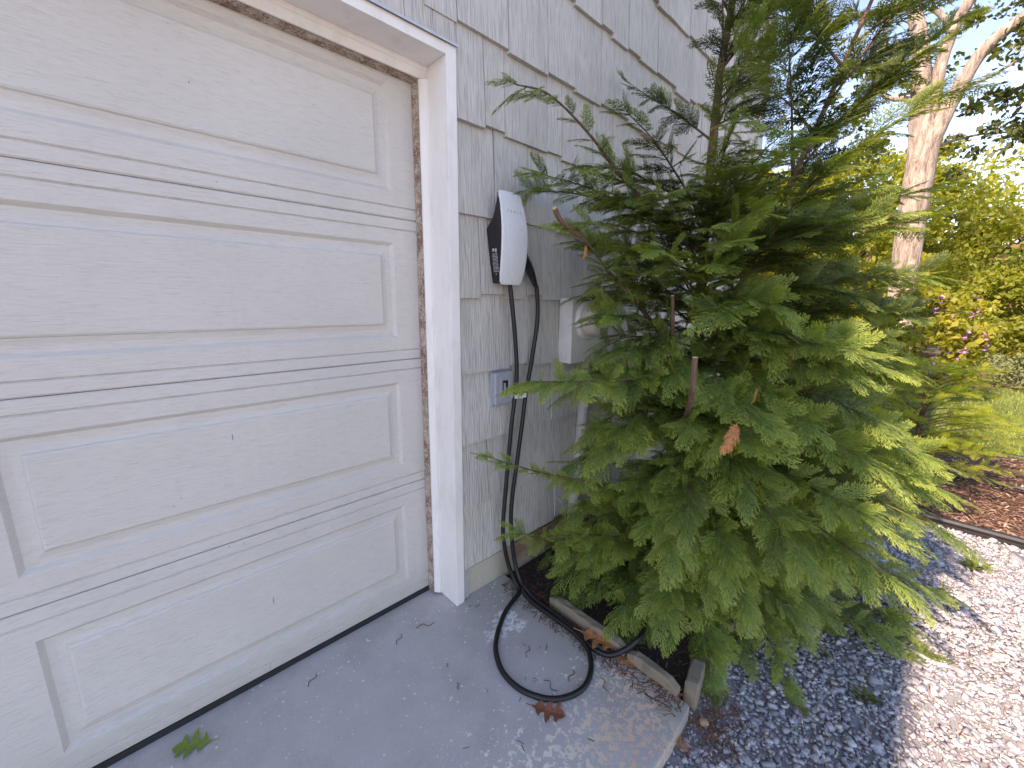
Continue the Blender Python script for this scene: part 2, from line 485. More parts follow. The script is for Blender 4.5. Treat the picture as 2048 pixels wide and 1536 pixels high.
# shingle prototype: unit width / unit height, thick butt at the bottom
sp = MB()
sp.v = [(0, 0, 0), (1, 0, 0), (1, -0.0235, 0), (0, -0.0235, 0), (0, 0, 1), (1, 0, 1), (1, -0.0035, 1), (0, -0.0035, 1)]
sp.f = [(0, 1, 2, 3), (4, 7, 6, 5), (3, 2, 6, 7), (0, 4, 5, 1), (0, 3, 7, 4), (1, 5, 6, 2)]
_proto = sp.build('shingle', SHING)
sh_me = _proto.data
bpy.data.objects.remove(_proto)
COURSES = {0: (.163, .004, [(.30, 0), (.614, .004), (.80, .018)]),
           1: (.443, .004, [(.147, 0), (.302, .022), (.443, .008), (.645, .024)]),
           2: (.735, .004, [(.292, 0), (.557, .014), (.657, .006)]),
           3: (1.032, .004, [(.278, 0), (.386, .012), (.58, -.002), (.72, .012)]),
           4: (1.331, .004, [(.109, 0), (.257, .018), (.368, 0), (.467, .018), (.602, -.002)]),
           5: (1.640, .004, [(.186, 0), (.375, .008), (.57, .006), (.762, -.006)]),
           6: (1.953, .004, [(.135, 0), (.236, .013), (.486, 0), (.586, .008), (.813, -.008), (.985, 0)]),
           7: (2.244, -.62, [(-.40, .012), (-.25, 0), (-.12, .014), (.012, 0), (.252, .012), (.476, 0), (.66, .012), (.86, 0), (1.107, .012), (1.253, -.003), (1.44, -.018)]),
           8: (2.566, -.62, [(-.38, 0), (-.16, .012), (.10, .012), (.33, 0), (.49, .012), (.643, .018), (.842, .006), (.934, .012), (1.076, -.006), (1.193, .004), (1.374, -.006), (1.606, 0), (1.8, -.024)])}
n_sh = 0
rest = MB()
z = 2.566
for ci in range(14):
    if ci in COURSES: z, x, spec = COURSES[ci]
    else: z, x, spec = z + 0.303, -0.16, []
    if ci == 8: ztop = z
    spec = list(spec)
    x1 = spec[-1][0] if spec else x
    lo = False
    while x1 < HX1 - 0.02:
        wd = rnd.choice((0.085, 0.11, 0.14, 0.17, 0.2, 0.23, 0.26)); x1 = min(x1 + wd, HX1)
        if HX1 - x1 < 0.06: x1 = HX1
        lo = not lo if rnd.random() < 0.8 else lo
        spec.append((x1, (0.0 if lo else 0.016) + rnd.uniform(-.004, .004)))
    for (xe, off) in spec:
        g = rnd.uniform(0.002, 0.005)
        hgt = 0.36
        if z + off < EAVE - 0.05:
            if n_sh < 290 and ci < 12:
                o = bpy.data.objects.new('shingle', sh_me)
                o.location = (x + g / 2, 0.004 + rnd.uniform(-.0012, .0012), z + off)
                o.scale = (xe - x - g, 1.0 + rnd.uniform(-.12, .2), min(hgt, EAVE - z - off - 0.01))
                o.rotation_euler = (0, rnd.uniform(-.004, .004), 0)
                link(o, wall); n_sh += 1
            else:
                rest.box(x + g / 2, xe - g / 2, -0.0095, 0.003, z + off, min(z + off + hgt, EAVE - 0.02))
        x = xe
for (xe0, xe1) in ((-.62, -.47), (-.47, -.31), (-.31, -.19), (-.19, -.085), (-.085, .003)):
    o = bpy.data.objects.new('shingle', sh_me); o.location = (xe0 + .001, .0045, 2.177); o.scale = (xe1 - xe0 - .002, .95, .34); link(o, wall); n_sh += 1
# shingles outside the picture (above and left of the door, gable side)
for ci in range(14):
    zz = COURSES[ci][0] if ci in COURSES else 2.566 + 0.303 * (ci - 8)
    if zz > EAVE - 0.06: continue
    x = HX0
    end = (-0.62 if zz < 2.7 else -0.16) if zz > DT else DL - 0.05
    while x < end - 0.02:
        xe = min(x + rnd.choice((0.14, 0.2, 0.26)), end)
        rest.box(x + .001, xe - .001, -0.0095, 0.003, zz + rnd.choice((0, .015)), min(zz + .318, EAVE - 0.02)); x = xe
    y = 0.0
    while y < HY1 - 0.02:
        ye = min(y + rnd.choice((0.14, 0.2, 0.26)), HY1)
        rest.box(HX1 - 0.012, HX1 + 0.001, y + .001, ye - .001, zz + rnd.choice((0, .015)), min(zz + .318, EAVE - 0.02)); y = ye
x = DL - .05
while x < -.63:
    xe = min(x + rnd.choice((0.14, 0.2, 0.26)), -.621); rest.box(x + .001, xe - .001, -0.0085, 0.003, 2.177, 2.30); x = xe
ro = rest.build('shingle_field', SHING, wall); tag(ro, kind='stuff')
# roof: gable, ridge along X, eave overhanging the wall
OH = 0.30
r = MB()
ym, zr = HY1 / 2, EAVE + 2.9
xa, xb = HX0 - 0.3, HX1 + 0.22
for (ya, za, yb, zb) in ((-OH, EAVE, ym, zr), (HY1 + OH + .2, EAVE, ym, zr)):
    for dz in (0, 0.14):
        pass
    b = len(r.v)
    r.v += [(xa, ya, za), (xb, ya, za), (xb, yb, zb), (xa, yb, zb), (xa, ya, za + .16), (xb, ya, za + .16), (xb, yb, zb + .16), (xa, yb, zb + .16)]
    r.f += [tuple(b + i for i in q) for q in ((0, 1, 2, 3), (4, 7, 6, 5), (0, 4, 5, 1), (1, 5, 6, 2), (2, 6, 7, 3), (3, 7, 4, 0))]
roof = r.build('roof', ROOFM, house)
gb = MB()
gb.quad((HX1 - .02, 0.02, EAVE), (HX1 - .02, HY1, EAVE), (HX1 - .02, ym, zr - .02))
gb.quad((HX0 + .02, 0.02, EAVE), (HX0 + .02, ym, zr - .02), (HX0 + .02, HY1, EAVE))
gb.build('gable', SHING, house)
MB().box(xa, xb, -OH - 0.03, -OH - 0.003, EAVE - 0.03, EAVE + 0.17).build('fascia', TRIM, roof)
MB().box(xa, xb, -OH - 0.003, 0.012, EAVE - 0.03, EAVE - 0.012).build('soffit', TRIM, roof)

# door frame: casing + jambs, stops, weatherstrip, drip cap
fr = MB()
fr.box(-0.0385, 0.003, -0.02, 0.20, 0.002, 2.169)
frame = fr.build('door_frame', TRIM, house, bevel=0.0025)
MB().box(-2.5315, -0.0388, -0.0195, 0.20, 2.134, 2.1685).build('head_jamb', TRIM, frame, bevel=0.0025)
MB().box(-2.573, -2.5318, -0.02, 0.20, 0.002, 2.169).build('side_jamb', TRIM, frame, bevel=0.0025)
st = MB(); st.v = [(-.0388, .093, .012), (-.050, .0935, .012), (-.0525, .098, .012), (-.064, .112, .012), (-.0655, .116, .012), (-.0655, .150, .012), (-.0388, .150, .012)]
nb = len(st.v); st.v += [(a, b, 2.094) for a, b, c in st.v]
st.f = [tuple(range(nb)), tuple(range(2 * nb - 1, nb - 1, -1))] + [(i, (i + 1) % nb, nb + (i + 1) % nb, nb + i) for i in range(nb)]
st.build('door_stop', TRIM, frame)
hs = MB(); prof = [(.093, 2.1338), (.0935, 2.120), (.098, 2.117), (.112, 2.098), (.116, 2.0965), (.150, 2.0965), (.150, 2.1338)]
hs.v = [(-.0388, a, b) for a, b in prof] + [(-2.531, a, b) for a, b in prof]; nb = len(prof)
hs.f = [tuple(range(nb)), tuple(range(2 * nb - 1, nb - 1, -1))] + [(i, (i + 1) % nb, nb + (i + 1) % nb, nb + i) for i in range(nb)]
hs.build('door_stop', TRIM, frame)
MB().box(-2.531, -2.49, .093, .148, .012, 2.077).build('door_stop', TRIM, frame)
ws = MB()
zs = np.linspace(0.006, 2.092, 60)
pa = -.0695
for i in range(len(zs) - 1):
    a1 = -.0700 + 0.0010 * math.sin(zs[i + 1] * 9) + rnd.uniform(-.0008, .0008)
    ws.quad((pa, .1565, zs[i]), (-.0668, .1165, zs[i]), (-.0668, .1165, zs[i + 1]), (a1, .1565, zs[i + 1])); pa = a1
ws.build('weatherstrip', WSTRIP, frame)
wh = MB(); wh.quad((-2.50, .1565, 2.088), (-.0680, .1565, 2.091), (-.0680, .1165, 2.0945), (-2.50, .1165, 2.0945)); wh.build('weatherstrip', WSTRIP, frame)
dc = MB(); dc.box(-2.58, .009, -.029, .0, 2.1705, 2.1735); dc.box(-2.58, .009, -.030, -.0275, 2.1655, 2.1703)
dc.build('drip_cap', FLASH, frame)

# ------------------------------------------------------------------ garage door
door = empty('garage_door', (-1.265, 0.159, 0.02))
tag(door, 'off-white sectional garage door with raised panels and embossed wood grain', 'garage door')
DX0, DX1, YD = -2.50, -0.042, 0.159
PAN = [(-1.2105, -0.1690), (-2.369, -1.3275)]
H = 0.5332
def sec_mesh(z0, z1, first):
    zc = [(z0 + .0008, .004), (z0 + .005, 0)]
    if not first: zc += [(z0 + .036, 0), (z0 + .0395, .005), (z0 + .043, 0)]
    else: zc += [(z0 + .034, 0), (z0 + .0365, .003), (z0 + .040, 0)]
    zc += [(z0 + .092, 0), (z0 + .445, 0), (z1 - .043, 0), (z1 - .0395, .005), (z1 - .036, 0), (z1 - .005, 0), (z1 - .0008, .004)]
    xs = [DX0, PAN[1][0], PAN[1][1], PAN[0][0], PAN[0][1], DX1]
    m = MB()
    for i in range(len(zc) - 1):
        for j in range(5):
            if zc[i][0] > z0 + .09 and zc[i + 1][0] < z0 + .446 and j in (1, 3): continue
            (za, ya), (zb, yb) = zc[i], zc[i + 1]
            m.quad((xs[j], YD + ya, za), (xs[j + 1], YD + ya, za), (xs[j + 1], YD + yb, zb), (xs[j], YD + yb, zb))
    m.box(DX0, DX1, YD + .012, YD + .045, z0 + .002, z1 - .002)
    return m
def panel_mesh(x0, x1, z0, z1):
    m = MB()
    steps = [(0, 0), (.002, .0015), (.015, .0150), (.0185, .0155), (.047, .0075), (.0505, .0025), (.0555, 0.0)]
    for (i0, d0), (i1, d1) in zip(steps, steps[1:]):
        a = [(x0 + i0, YD + d0, z0 + i0), (x1 - i0, YD + d0, z0 + i0), (x1 - i0, YD + d0, z1 - i0), (x0 + i0, YD + d0, z1 - i0)]
        b = [(x0 + i1, YD + d1, z0 + i1), (x1 - i1, YD + d1, z0 + i1), (x1 - i1, YD + d1, z1 - i1), (x0 + i1, YD + d1, z1 - i1)]
        for k in range(4):
            k2 = (k + 1) % 4; m.quad(a[k], a[k2], b[k2], b[k])
    i1 = steps[-1][0]
    m.quad((x0 + i1, YD, z0 + i1), (x1 - i1, YD, z0 + i1), (x1 - i1, YD, z1 - i1), (x0 + i1, YD, z1 - i1))
    return m
def keep_parent(o, p):
    o.parent = p
    o.matrix_parent_inverse = Matrix.Translation(-Vector(p.location)) if p.type == 'EMPTY' else Matrix.Identity(4)
for k in range(4):
    z0 = 0.0205 if k == 0 else 0.5537 + H * (k - 1)
    z1 = 0.5537 + H * k
    s = sec_mesh(z0, z1, k == 0).build('door_section', DOOR); keep_parent(s, door)
    for (xa_, xb_) in PAN:
        panel_mesh(xa_, xb_, z0 + .092, z0 + .445).build('raised_panel', DOOR, s)
bs = MB(); bs.tube([(DX0, YD + .012, .0125), (DX1, YD + .012, .0125)], .0125, 10); bs.box(DX0, DX1, YD - .003, YD + .03, .0015, .0225)
keep_parent(bs.build('bottom_seal', RUBBER), door)
hd = MB(); hd.box(-1.285, -1.245, YD - .028, YD - .002, .030, .046); keep_parent(hd.build('lift_handle', DARKG, bevel=.004), door)

# ------------------------------------------------------------------ ground
apron = MB()
pts = [(-4.5, -0.93), (-0.35, -0.928), (-0.1, -0.924), (0.1, -0.926), (0.256, -0.918), (0.262, -0.905), (0.252, -0.6), (0.25, -0.35), (0.262, 0.0), (0.0, 0.35), (-4.5, 0.35)]
apron.v = [(x, y, 0.0) for x, y in pts] + [(x, y, -0.16) for x, y in pts]; nb = len(pts)
apron.f = [tuple(range(nb))] + [(i, i + nb, (i + 1) % nb + nb, (i + 1) % nb) for i in range(nb)]
tag(apron.build('concrete_apron', SLAB, bevel=0.004), kind='structure')
GZ = -0.062
def sheet(name, mat, poly, z, kind='structure'):
    m = MB(); m.quad(*[(x, y, z) for x, y in poly]); return tag(m.build(name, mat), kind=kind)
sheet('ground', WOODF, [(-400, -400), (900, -400), (900, 400), (-400, 400)], -0.30)
sheet('driveway', GBASE, [(-14, -4.5), (2.67, -4.5), (2.67, -0.86), (0.3, -0.86), (0.3, -0.5), (-14, -0.5)], GZ - 0.006)
sheet('driveway', m_ground('driveway_gravel', (0.25, 0.245, 0.255), (0.52, 0.505, 0.51), 90, 0.9, 0.012), [(-45, -26), (2.67, -26), (2.67, -4.5), (-14, -4.5), (-14, -0.5), (-45, -0.5)], GZ - 0.002)
sheet('garden_bed', SOIL, [(0.24, -0.88), (2.67, -0.88), (2.67, 0.01), (0.24, 0.01)], -0.018)
sheet('mulch_bed', MULCH, [(2.67, -14), (4.76, -14), (4.76, 6), (2.67, 6)], -0.045)
sheet('lawn', LAWNB, [(4.76, -16), (9.6, -16), (9.3, -1.2), (8.6, 6), (4.76, 6)], -0.05)
sheet('border_bed', MULCH, [(8.6, -16), (16, -16), (16, 12), (8.0, 12)], -0.06)

def stones_np(rg, P, size, flat=0.55):
    """angular crushed stones: jittered boxes. P (n,3)"""
    n = len(P)
    base = np.array([[x, y, zz] for zz in (-1, 1) for y in (-1, 1) for x in (-1, 1)], float)
    faces = np.array([(0, 2, 3, 1), (4, 5, 7, 6), (0, 1, 5, 4), (2, 6, 7, 3), (0, 4, 6, 2), (1, 3, 7, 5)])
    s = size * rg.lognormal(0, 0.38, (n, 1)) * np.stack([rg.uniform(.7, 1.35, n), rg.uniform(.5, .95, n), flat * rg.uniform(.55, 1.3, n)], 1)
    V = base[None] * (1 + rg.uniform(-.42, .22, (n, 8, 3))) * s[:, None, :] * 0.5
    # random rotation: yaw + tilt
    a = rg.uniform(0, 2 * np.pi, n); b = rg.normal(0, .38, n); c = rg.normal(0, .38, n)
    ca, sa, cb, sb, cc, sc_ = np.cos(a), np.sin(a), np.cos(b), np.sin(b), np.cos(c), np.sin(c)
    x, y, zz = V[..., 0], V[..., 1], V[..., 2]
    y, zz = y * cb[:, None] - zz * sb[:, None], y * sb[:, None] + zz * cb[:, None]
    x, zz = x * cc[:, None] + zz * sc_[:, None], -x * sc_[:, None] + zz * cc[:, None]
    x, y = x * ca[:, None] - y * sa[:, None], x * sa[:, None] + y * ca[:, None]
    V = np.stack([x, y, zz], -1) + P[:, None, :]
    F = faces[None] + (np.arange(n) * 8)[:, None, None]
    return V.reshape(-1, 3), F.reshape(-1, 4)
rg = np.random.default_rng(3)
def scatter(n, x0, x1, y0, y1):
    return np.stack([rg.uniform(x0, x1, n), rg.uniform(y0, y1, n)], 1)
A = scatter(33000, -0.6, 2.66, -2.2, -0.86)
A = A[(A[:, 1] < -0.925) | (A[:, 0] > 0.275)]
A = A[~((A[:, 0] < 0.85) & (A[:, 1] > -0.90))]
Bq = scatter(7000, -2.5, 2.66, -4.5, -2.2)
P = np.concatenate([A, Bq]); P = np.column_stack([P, GZ + rg.uniform(-.004, .007, len(P)) + 0.006 * np.sin(P[:, 0] * 5) * np.cos(P[:, 1] * 4)])
V, F = stones_np(rg, P, np.r_[np.full((len(A), 1), .0118), np.full((len(Bq), 1), .028)], 0.6)
tag(from_np('gravel', V, F, GRAVEL), 'crushed bluestone gravel covering the driveway', kind='stuff')
# needles and chips
def chips_np(P, L, W, rg, tilt=.25):
    n = len(P); a = rg.uniform(0, 2 * np.pi, n); l = L * rg.uniform(.5, 1.5, n); w_ = W * rg.uniform(.5, 1.5, n)
    d = np.stack([np.cos(a), np.sin(a), rg.normal(0, tilt, n)], 1); s = np.stack([-np.sin(a), np.cos(a), rg.normal(0, tilt, n)], 1)
    q = np.stack([P - d * l[:, None] / 2 - s * w_[:, None] / 2, P + d * l[:, None] / 2 - s * w_[:, None] / 3, P + d * l[:, None] / 2.2 + s * w_[:, None] / 2, P - d * l[:, None] / 2.1 + s * w_[:, None] / 3], 1)
    return q.reshape(-1, 3), np.arange(n * 4).reshape(-1, 4)
CHIP = m_chips('bark_chips', [(0.0, (0.07, 0.035, 0.026)), (0.5, (0.19, 0.095, 0.062)), (0.88, (0.30, 0.175, 0.115)), (1.0, (0.50, 0.38, 0.29))])
NEED = m_chips('dry_needles', [(0.0, (0.06, 0.028, 0.018)), (0.6, (0.17, 0.07, 0.04)), (1.0, (0.32, 0.15, 0.08))])
P = np.concatenate([scatter(26000, 2.7, 4.72, -3.6, 0.3), scatter(5000, 2.7, 4.72, -8, -3.6), scatter(7000, 9.4, 12, -6, 2)])
P = np.column_stack([P, -0.038 + rg.uniform(0, .014, len(P))])
V, F = chips_np(P, .030, .010, rg)
tag(from_np('mulch_chips', V, F, CHIP), 'reddish brown bark mulch chips beside the drive', kind='stuff')
P1 = np.column_stack([scatter(900, .19, .31, -.9, -.05), np.zeros(900)]); P1[:, 0] -= .03 * rg.random(900); P1[:, 2] = .004
P2 = np.column_stack([scatter(2600, .32, 2.4, -.86, -.03), np.full(2600, -.008)])
P3 = np.column_stack([rg.normal(.30, .07, 420), rg.normal(-.98, .05, 420), np.full(420, GZ + .012)])
P4 = np.column_stack([rg.normal(.05, .25, 70), rg.normal(-.5, .25, 70), np.full(70, .003)]); P4 = P4[P4[:, 0] < .24][:26]
P5 = np.column_stack([scatter(1300, .5, 2.6, -2.1, -1.0), np.full(1300, GZ + .012)])
V, F = chips_np(np.concatenate([P1, P2, P3, P4, P5]), .022, .0028, rg, .12)
tag(from_np('needle_litter', V, F, NEED), 'dry brown needles littering slab edge and bed', kind='stuff')
# lawn blades
n = 60000
G = np.column_stack([4.78 + 4.7 * rg.random(n) ** 1.1, rg.uniform(-6.0, 1.5, n), np.full(n, -.05)])
a = rg.uniform(0, 2 * np.pi, n); hgt = rg.uniform(.03, .075, n); wd = rg.uniform(.004, .009, n)
dv = np.stack([np.cos(a), np.sin(a), 0 * a], 1); le = rg.normal(0, .025, (n, 2))
tipv = G + np.column_stack([le, hgt])
q = np.stack([G - dv * wd[:, None] / 2, G + dv * wd[:, None] / 2, tipv], 1)
GRASS = m_chips('grass_blades', [(0.0, (0.09, 0.145, 0.024)), (0.5, (0.16, 0.225, 0.038)), (1.0, (0.26, 0.30, 0.07))])
tag(from_np('grass', q.reshape(-1, 3), np.arange(n * 3).reshape(-1, 3), GRASS), 'short sunlit lawn grass behind the mulch bed', kind='stuff')

# edging strips
def strip(x, y0, y1, rad, zc, mat, label):
    ys = np.linspace(y0, y1, 40)
    m = MB(); m.tube([(x + .008 * math.sin(y * 1.7) + .004 * math.sin(y * 6), y, zc + .003 * math.sin(y * 4)) for y in ys], rad, 8)
    m.box(x - .006, x + .006, y0, y1, zc - .1, zc - rad * .5)
    return tag(m.build('garden_edging', mat, smooth='auto'), label, 'edging')
strip(2.68, 0.0, -9, .021, -.018, RUBBER, 'black round-topped edging between gravel drive and mulch')
strip(3.785, 0.0, -9, .014, -.022, DARKG, 'dark edging strip running through the middle of the mulch')
strip(4.755, 0.0, -9, .016, -.012, RUBBER, 'black edging strip between mulch and lawn')

# edging stones
def slab_stone(name, path, wid, z0, z1, label, seed):
    rr = random.Random(seed); m = MB(); n = len(path)
    prof = [(-.5, 0), (-.52, .5), (-.49, .93), (-.40, 1.0), (.38, .97), (.49, .90), (.5, .45), (.5, 0)]
    for i, (x, y) in enumerate(path):
        dx, dy = path[min(i + 1, n - 1)][0] - path[max(i - 1, 0)][0], path[min(i + 1, n - 1)][1] - path[max(i - 1, 0)][1]
        L = math.hypot(dx, dy); nx, ny = -dy / L, dx / L
        e = 0.82 if i in (0, n - 1) else 1
        for (a, h) in prof:
            j = rr.uniform(-.003, .003)
            m.v.append((x + nx * (a * wid * e + j), y + ny * (a * wid * e + j), z0 + (z1 - z0) * h * e + rr.uniform(-.003, .003)))
    k = len(prof)
    for i in range(n - 1):
        for j in range(k - 1): m.f.append((i * k + j, i * k + j + 1, (i + 1) * k + j + 1, (i + 1) * k + j))
    m.f.append(tuple(range(k))); m.f.append(tuple((n - 1) * k + j for j in range(k - 1, -1, -1)))
    return tag(m.build(name, STONE, bevel=.002), label, 'stone')
def seg(a, b, n=8): return [(a[0] + (b[0] - a[0]) * i / n, a[1] + (b[1] - a[1]) * i / n) for i in range(n + 1)]
slab_stone('edging_stone', seg((.288, -.285), (.282, -.665), 10), .040, -.05, .046, 'long tan edging stone at the slab edge, under the orange leaf', 1)
slab_stone('edging_stone', seg((.282, -.675), (.272, -.872), 6), .038, -.05, .042, 'shorter tan edging stone along the slab, ending at the gravel corner', 2)
slab_stone('edging_stone', seg((.30, -.902), (.46, -.868), 6), .046, -.08, .03, 'low brown edging stone turned along the gravel edge of the bed', 3)
slab_stone('edging_stone', seg((.50, -.872), (.85, -.88), 8), .046, -.09, .01, 'sunken edging stone beneath the cypress beside the gravel', 4)

# ------------------------------------------------------------------ wall fittings
# charger
ch = empty('car_charger', (0.20, -0.012, 1.39))
tag(ch, 'white-fronted black wall-mounted electric car charger', 'car charger')
bd = MB()
def plate_y(zz): # bowed front, z 1.385..1.735
    t = (zz - 1.56) / 0.175
    return -0.112 + 0.030 * t * t * (1.25 if t > 0 else .85)
zz = np.linspace(1.392, 1.725, 22)
front = [(plate_y(q) + .007, q) for q in zz]
back = [(-.076, 1.722), (-.066, 1.69), (-.056, 1.655), (-.042, 1.63), (-.022, 1.612), (-.0105, 1.60), (-.0105, 1.40), (-.02, 1.392)]
prof = front + back
L0, L1 = .146, .262
nb = len(prof)
def taper(q): return .0 if q > 1.6 else (1.6 - q) * .12
bd.v = [(L0 + taper(b), a, b) for a, b in prof] + [(L1 - taper(b), a, b) for a, b in prof]
bd.f = [tuple(range(nb)), tuple(range(2 * nb - 1, nb - 1, -1))] + [(i, (i + 1) % nb, nb + (i + 1) % nb, nb + i) for i in range(nb)]
body = bd.build('body', BLACKP); keep_parent(body, ch)
pm = MB(); nx, nz = 14, 28
def pw(q):   # half width of the plate at height
    t = (q - 1.385) / .352
    return .0610 + .0085 * math.sin(max(0, min(1, t * 1.05 + .05)) * math.pi) - (.003 if t < .1 else 0)
rows = []
for i in range(nz + 1):
    q = 1.385 + .352 * i / nz
    hw = pw(q)
    e = min(i, nz - i) / nz
    if e < .05: hw -= .010 * (1 - e / .05) ** 2
    for j in range(nx + 1):
        s = -1 + 2 * j / nx
        pm.v.append((.2095 + s * hw, plate_y(q) + .004 * s * s, q))
for i in range(nz):
    for j in range(nx):
        a = i * (nx + 1) + j; pm.f.append((a, a + 1, a + nx + 2, a + nx + 1))
plate = pm.build('faceplate', GLASSW, smooth=True); keep_parent(plate, ch)
sol = plate.modifiers.new('solid', 'SOLIDIFY'); sol.thickness = .006; sol.offset = 1
bv = plate.modifiers.new('bev', 'BEVEL'); bv.width = .0015; bv.segments = 2; bv.limit_method = 'ANGLE'
if plate.data.polygons[0].normal.y < 0: sol.offset = -1
# lettering
zt = 1.655
for ltr, xx in zip('TESLA', (.176, .1925, .2095, .2265, .243)):
    cu = bpy.data.curves.new('lettering', 'FONT'); cu.body = ltr; cu.size = .0115; cu.align_x = 'CENTER'; cu.extrude = .0003
    tmp = bpy.data.objects.new('lettering', cu); COL.objects.link(tmp)
    bpy.context.view_layer.update()
    me = bpy.data.meshes.new_from_object(tmp.evaluated_get(bpy.context.evaluated_depsgraph_get()))
    bpy.data.objects.remove(tmp)
    me.materials.clear(); me.materials.append(LOGO)
    o = link(bpy.data.objects.new('lettering', me)); 
    s_ = (xx - .2095) / .07
    me.transform(Matrix.Translation((xx, plate_y(zt) + .004 * s_ * s_ - .0012, zt)) @ Matrix.Rotation(math.radians(-7), 4, 'X') @ Matrix.Rotation(math.pi / 2, 4, 'X'))
    o.parent = plate
# rating label print on the side
lp = MB()
def side(y0, y1, z0, z1): 
    x = L0 + taper(z0) - .0012
    lp.quad((x, y0, z0), (x, y1, z0), (x - (taper(z0) - taper(z1)), y1, z1), (x - (taper(z0) - taper(z1)), y0, z1))
side(-.045, -.034, 1.513, 1.524); side(-.060, -.049, 1.513, 1.523); side(-.060, -.049, 1.509, 1.511)
q = 1.503
while q > 1.432:
    y = -.062
    while y < -.032:
        l = rnd.uniform(.003, .009); side(y, min(y + l, -.031), q, q + .0022); y += l + .0022
    q -= .0052
side(-.047, -.043, 1.424, 1.430)
lb = lp.build('rating_label', PRINT); keep_parent(lb, ch)

# charging cable
cab = empty('charging_cable', (0.2, -0.15, 0.0))
tag(cab, 'black charging cable hanging down the wall and looped on the slab', 'cable')
R_ = .0098
A_pts = [(.232, -.052, 1.40), (.238, -.058, 1.34), (.262, -.06, 1.159), (.272, -.06, .984), (.244, -.06, .785), (.219, -.06, .556), (.198, -.062, .369), (.194, -.064, .271), (.212, -.075, .135), (.228, -.105, .045), (.222, -.146, .012), (.150, -.172, .0100), (.085, -.196, .0100), (.025, -.232, .0100), (-.02, -.263, .0100), (-.074, -.316, .0100), (-.115, -.399, .0100), (-.117, -.49, .0100), (-.08, -.572, .0100), (-.028, -.617, .0100), (.045, -.638, .0100), (.123, -.615, .0100), (.187, -.556, .0100), (.214, -.474, .0100), (.215, -.358, .0100), (.214, -.240, .0100), (.222, -.17, .022)]
B_pts = [(.375, -.06, 1.395), (.390, -.06, 1.37), (.400, -.058, 1.24), (.368, -.058, 1.063), (.333, -.058, .907), (.310, -.06, .771), (.279, -.06, .587), (.247, -.062, .40), (.242, -.068, .277), (.246, -.085, .138), (.246, -.125, .05), (.240, -.17, .030), (.236, -.24, .0100), (.236, -.33, .0100), (.234, -.40, .0100), (.226, -.475, .0100), (.212, -.53, .012), (.208, -.575, .0100), (.230, -.628, .0100), (.275, -.672, .042), (.315, -.690, .068), (.37, -.682, .06), (.433, -.654, .03), (.47, -.62, .02), (.50, -.57, .012)]
for pts_ in (A_pts, B_pts):
    m = MB(); m.tube(spline(pts_, 8), R_, 12); keep_parent(m.build('cable', CABLE, smooth='auto'), cab)
m = MB(); m.tube(spline([(.268, -.062, 1.512), (.292, -.064, 1.50), (.318, -.064, 1.478), (.345, -.063, 1.445), (.366, -.062, 1.412), (.381, -.061, 1.385)], 6), [.026] * 8 + [.025 - .0007 * i for i in range(23)], 14)
keep_parent(m.build('plug_handle', BLACKP, smooth='auto'), cab)
m = MB(); m.box(.256, .283, -.073, -.047, .905, .921); m.box(.283, .320, -.075, -.0735, .902, .923)
keep_parent(m.build('cable_tag', WHITEP), cab)

# outlet with in-use cover
ob = empty('outlet_box', (.23, -.012, .95))
tag(ob, 'grey weatherproof outlet box with a clear cover slot', 'outlet')
m = MB(); m.box(.160, .278, -.030, -.010, .876, 1.024); keep_parent(m.build('base', GREYP, bevel=.008), ob)
m = MB(); m.box(.158, .262, -.050, -.0302, .884, 1.024); cov = m.build('cover', GREYP, bevel=.009, seg=3); keep_parent(cov, ob)
m = MB(); m.box(.200, .230, -.0514, -.048, .922, .988); m.build('window', BLACKP, cov, bevel=.003)
m = MB(); m.box(.204, .216, -.0524, -.0516, .930, .978); m.build('receptacle', GREYP, cov)
m = MB()
for q in ((.186, .192, .908, 1.002), (.238, .244, .908, 1.002), (.192, .238, .996, 1.002), (.192, .238, .908, .914)): m.box(q[0], q[1], -.0535, -.049, q[2], q[3])
m.build('rim', GREYP, cov, bevel=.001)
m = MB(); m.tube([(.162, -.045, .880), (.174, -.045, .880)], .006, 8); keep_parent(m.build('hinge', GREYP, smooth='auto'), ob)

# meter
mt = empty('electric_meter', (.73, -.012, 1.03))
tag(mt, 'pale grey electric meter box with round meter, half hidden by the cypress', 'electric meter')
m = MB(); m.box(.604, .850, -.094, -.0145, 1.026, 1.338); bx_ = m.build('box', METERG, bevel=.004); keep_parent(bx_, mt)
m = MB(); m.lathe([(.022, .0), (.022, .0025), (.017, .0025), (.017, .0012), (.011, .0012), (.011, .003), (.0, .003)], (0, 0, 0), 'y', 24)
for v_ in range(len(m.v)):
    x_, y_, z_ = m.v[v_]; m.v[v_] = (.604 + y_, -.052 + x_, 1.062 + z_)
m.build('knockout', METERG, bx_)
m = MB(); m.lathe([(.098, .0), (.098, .012), (.092, .020), (.082, .022)], (.727, -.094, 1.235), 'y', 40); m.build('ring', METERG, bx_, smooth='auto')
m = MB(); m.lathe([(.078, .0), (.078, .055), (.070, .066), (.05, .071), (.0, .072)], (.727, -.116, 1.235), 'y', 36)
keep_parent(m.build('meter_body', plain('meter_face', (.52, .47, .42), .4, 20, .1), smooth='auto'), mt)
m = MB(); m.box(.662, .688, -.1895, -.1865, 1.210, 1.228); m.box(.70, .706, -.1895, -.1865, 1.215, 1.221); m.box(.716, .722, -.1895, -.1865, 1.215, 1.221); m.box(.745, .752, -.1895, -.1865, 1.215, 1.223)
keep_parent(m.build('register_display', BLACKP), mt)
m = MB(); m.box(.70, .765, -.1885, -.1868, 1.165, 1.20); keep_parent(m.build('name_plate', plain('plate_green_grey', (.25, .27, .2), .5)), mt)
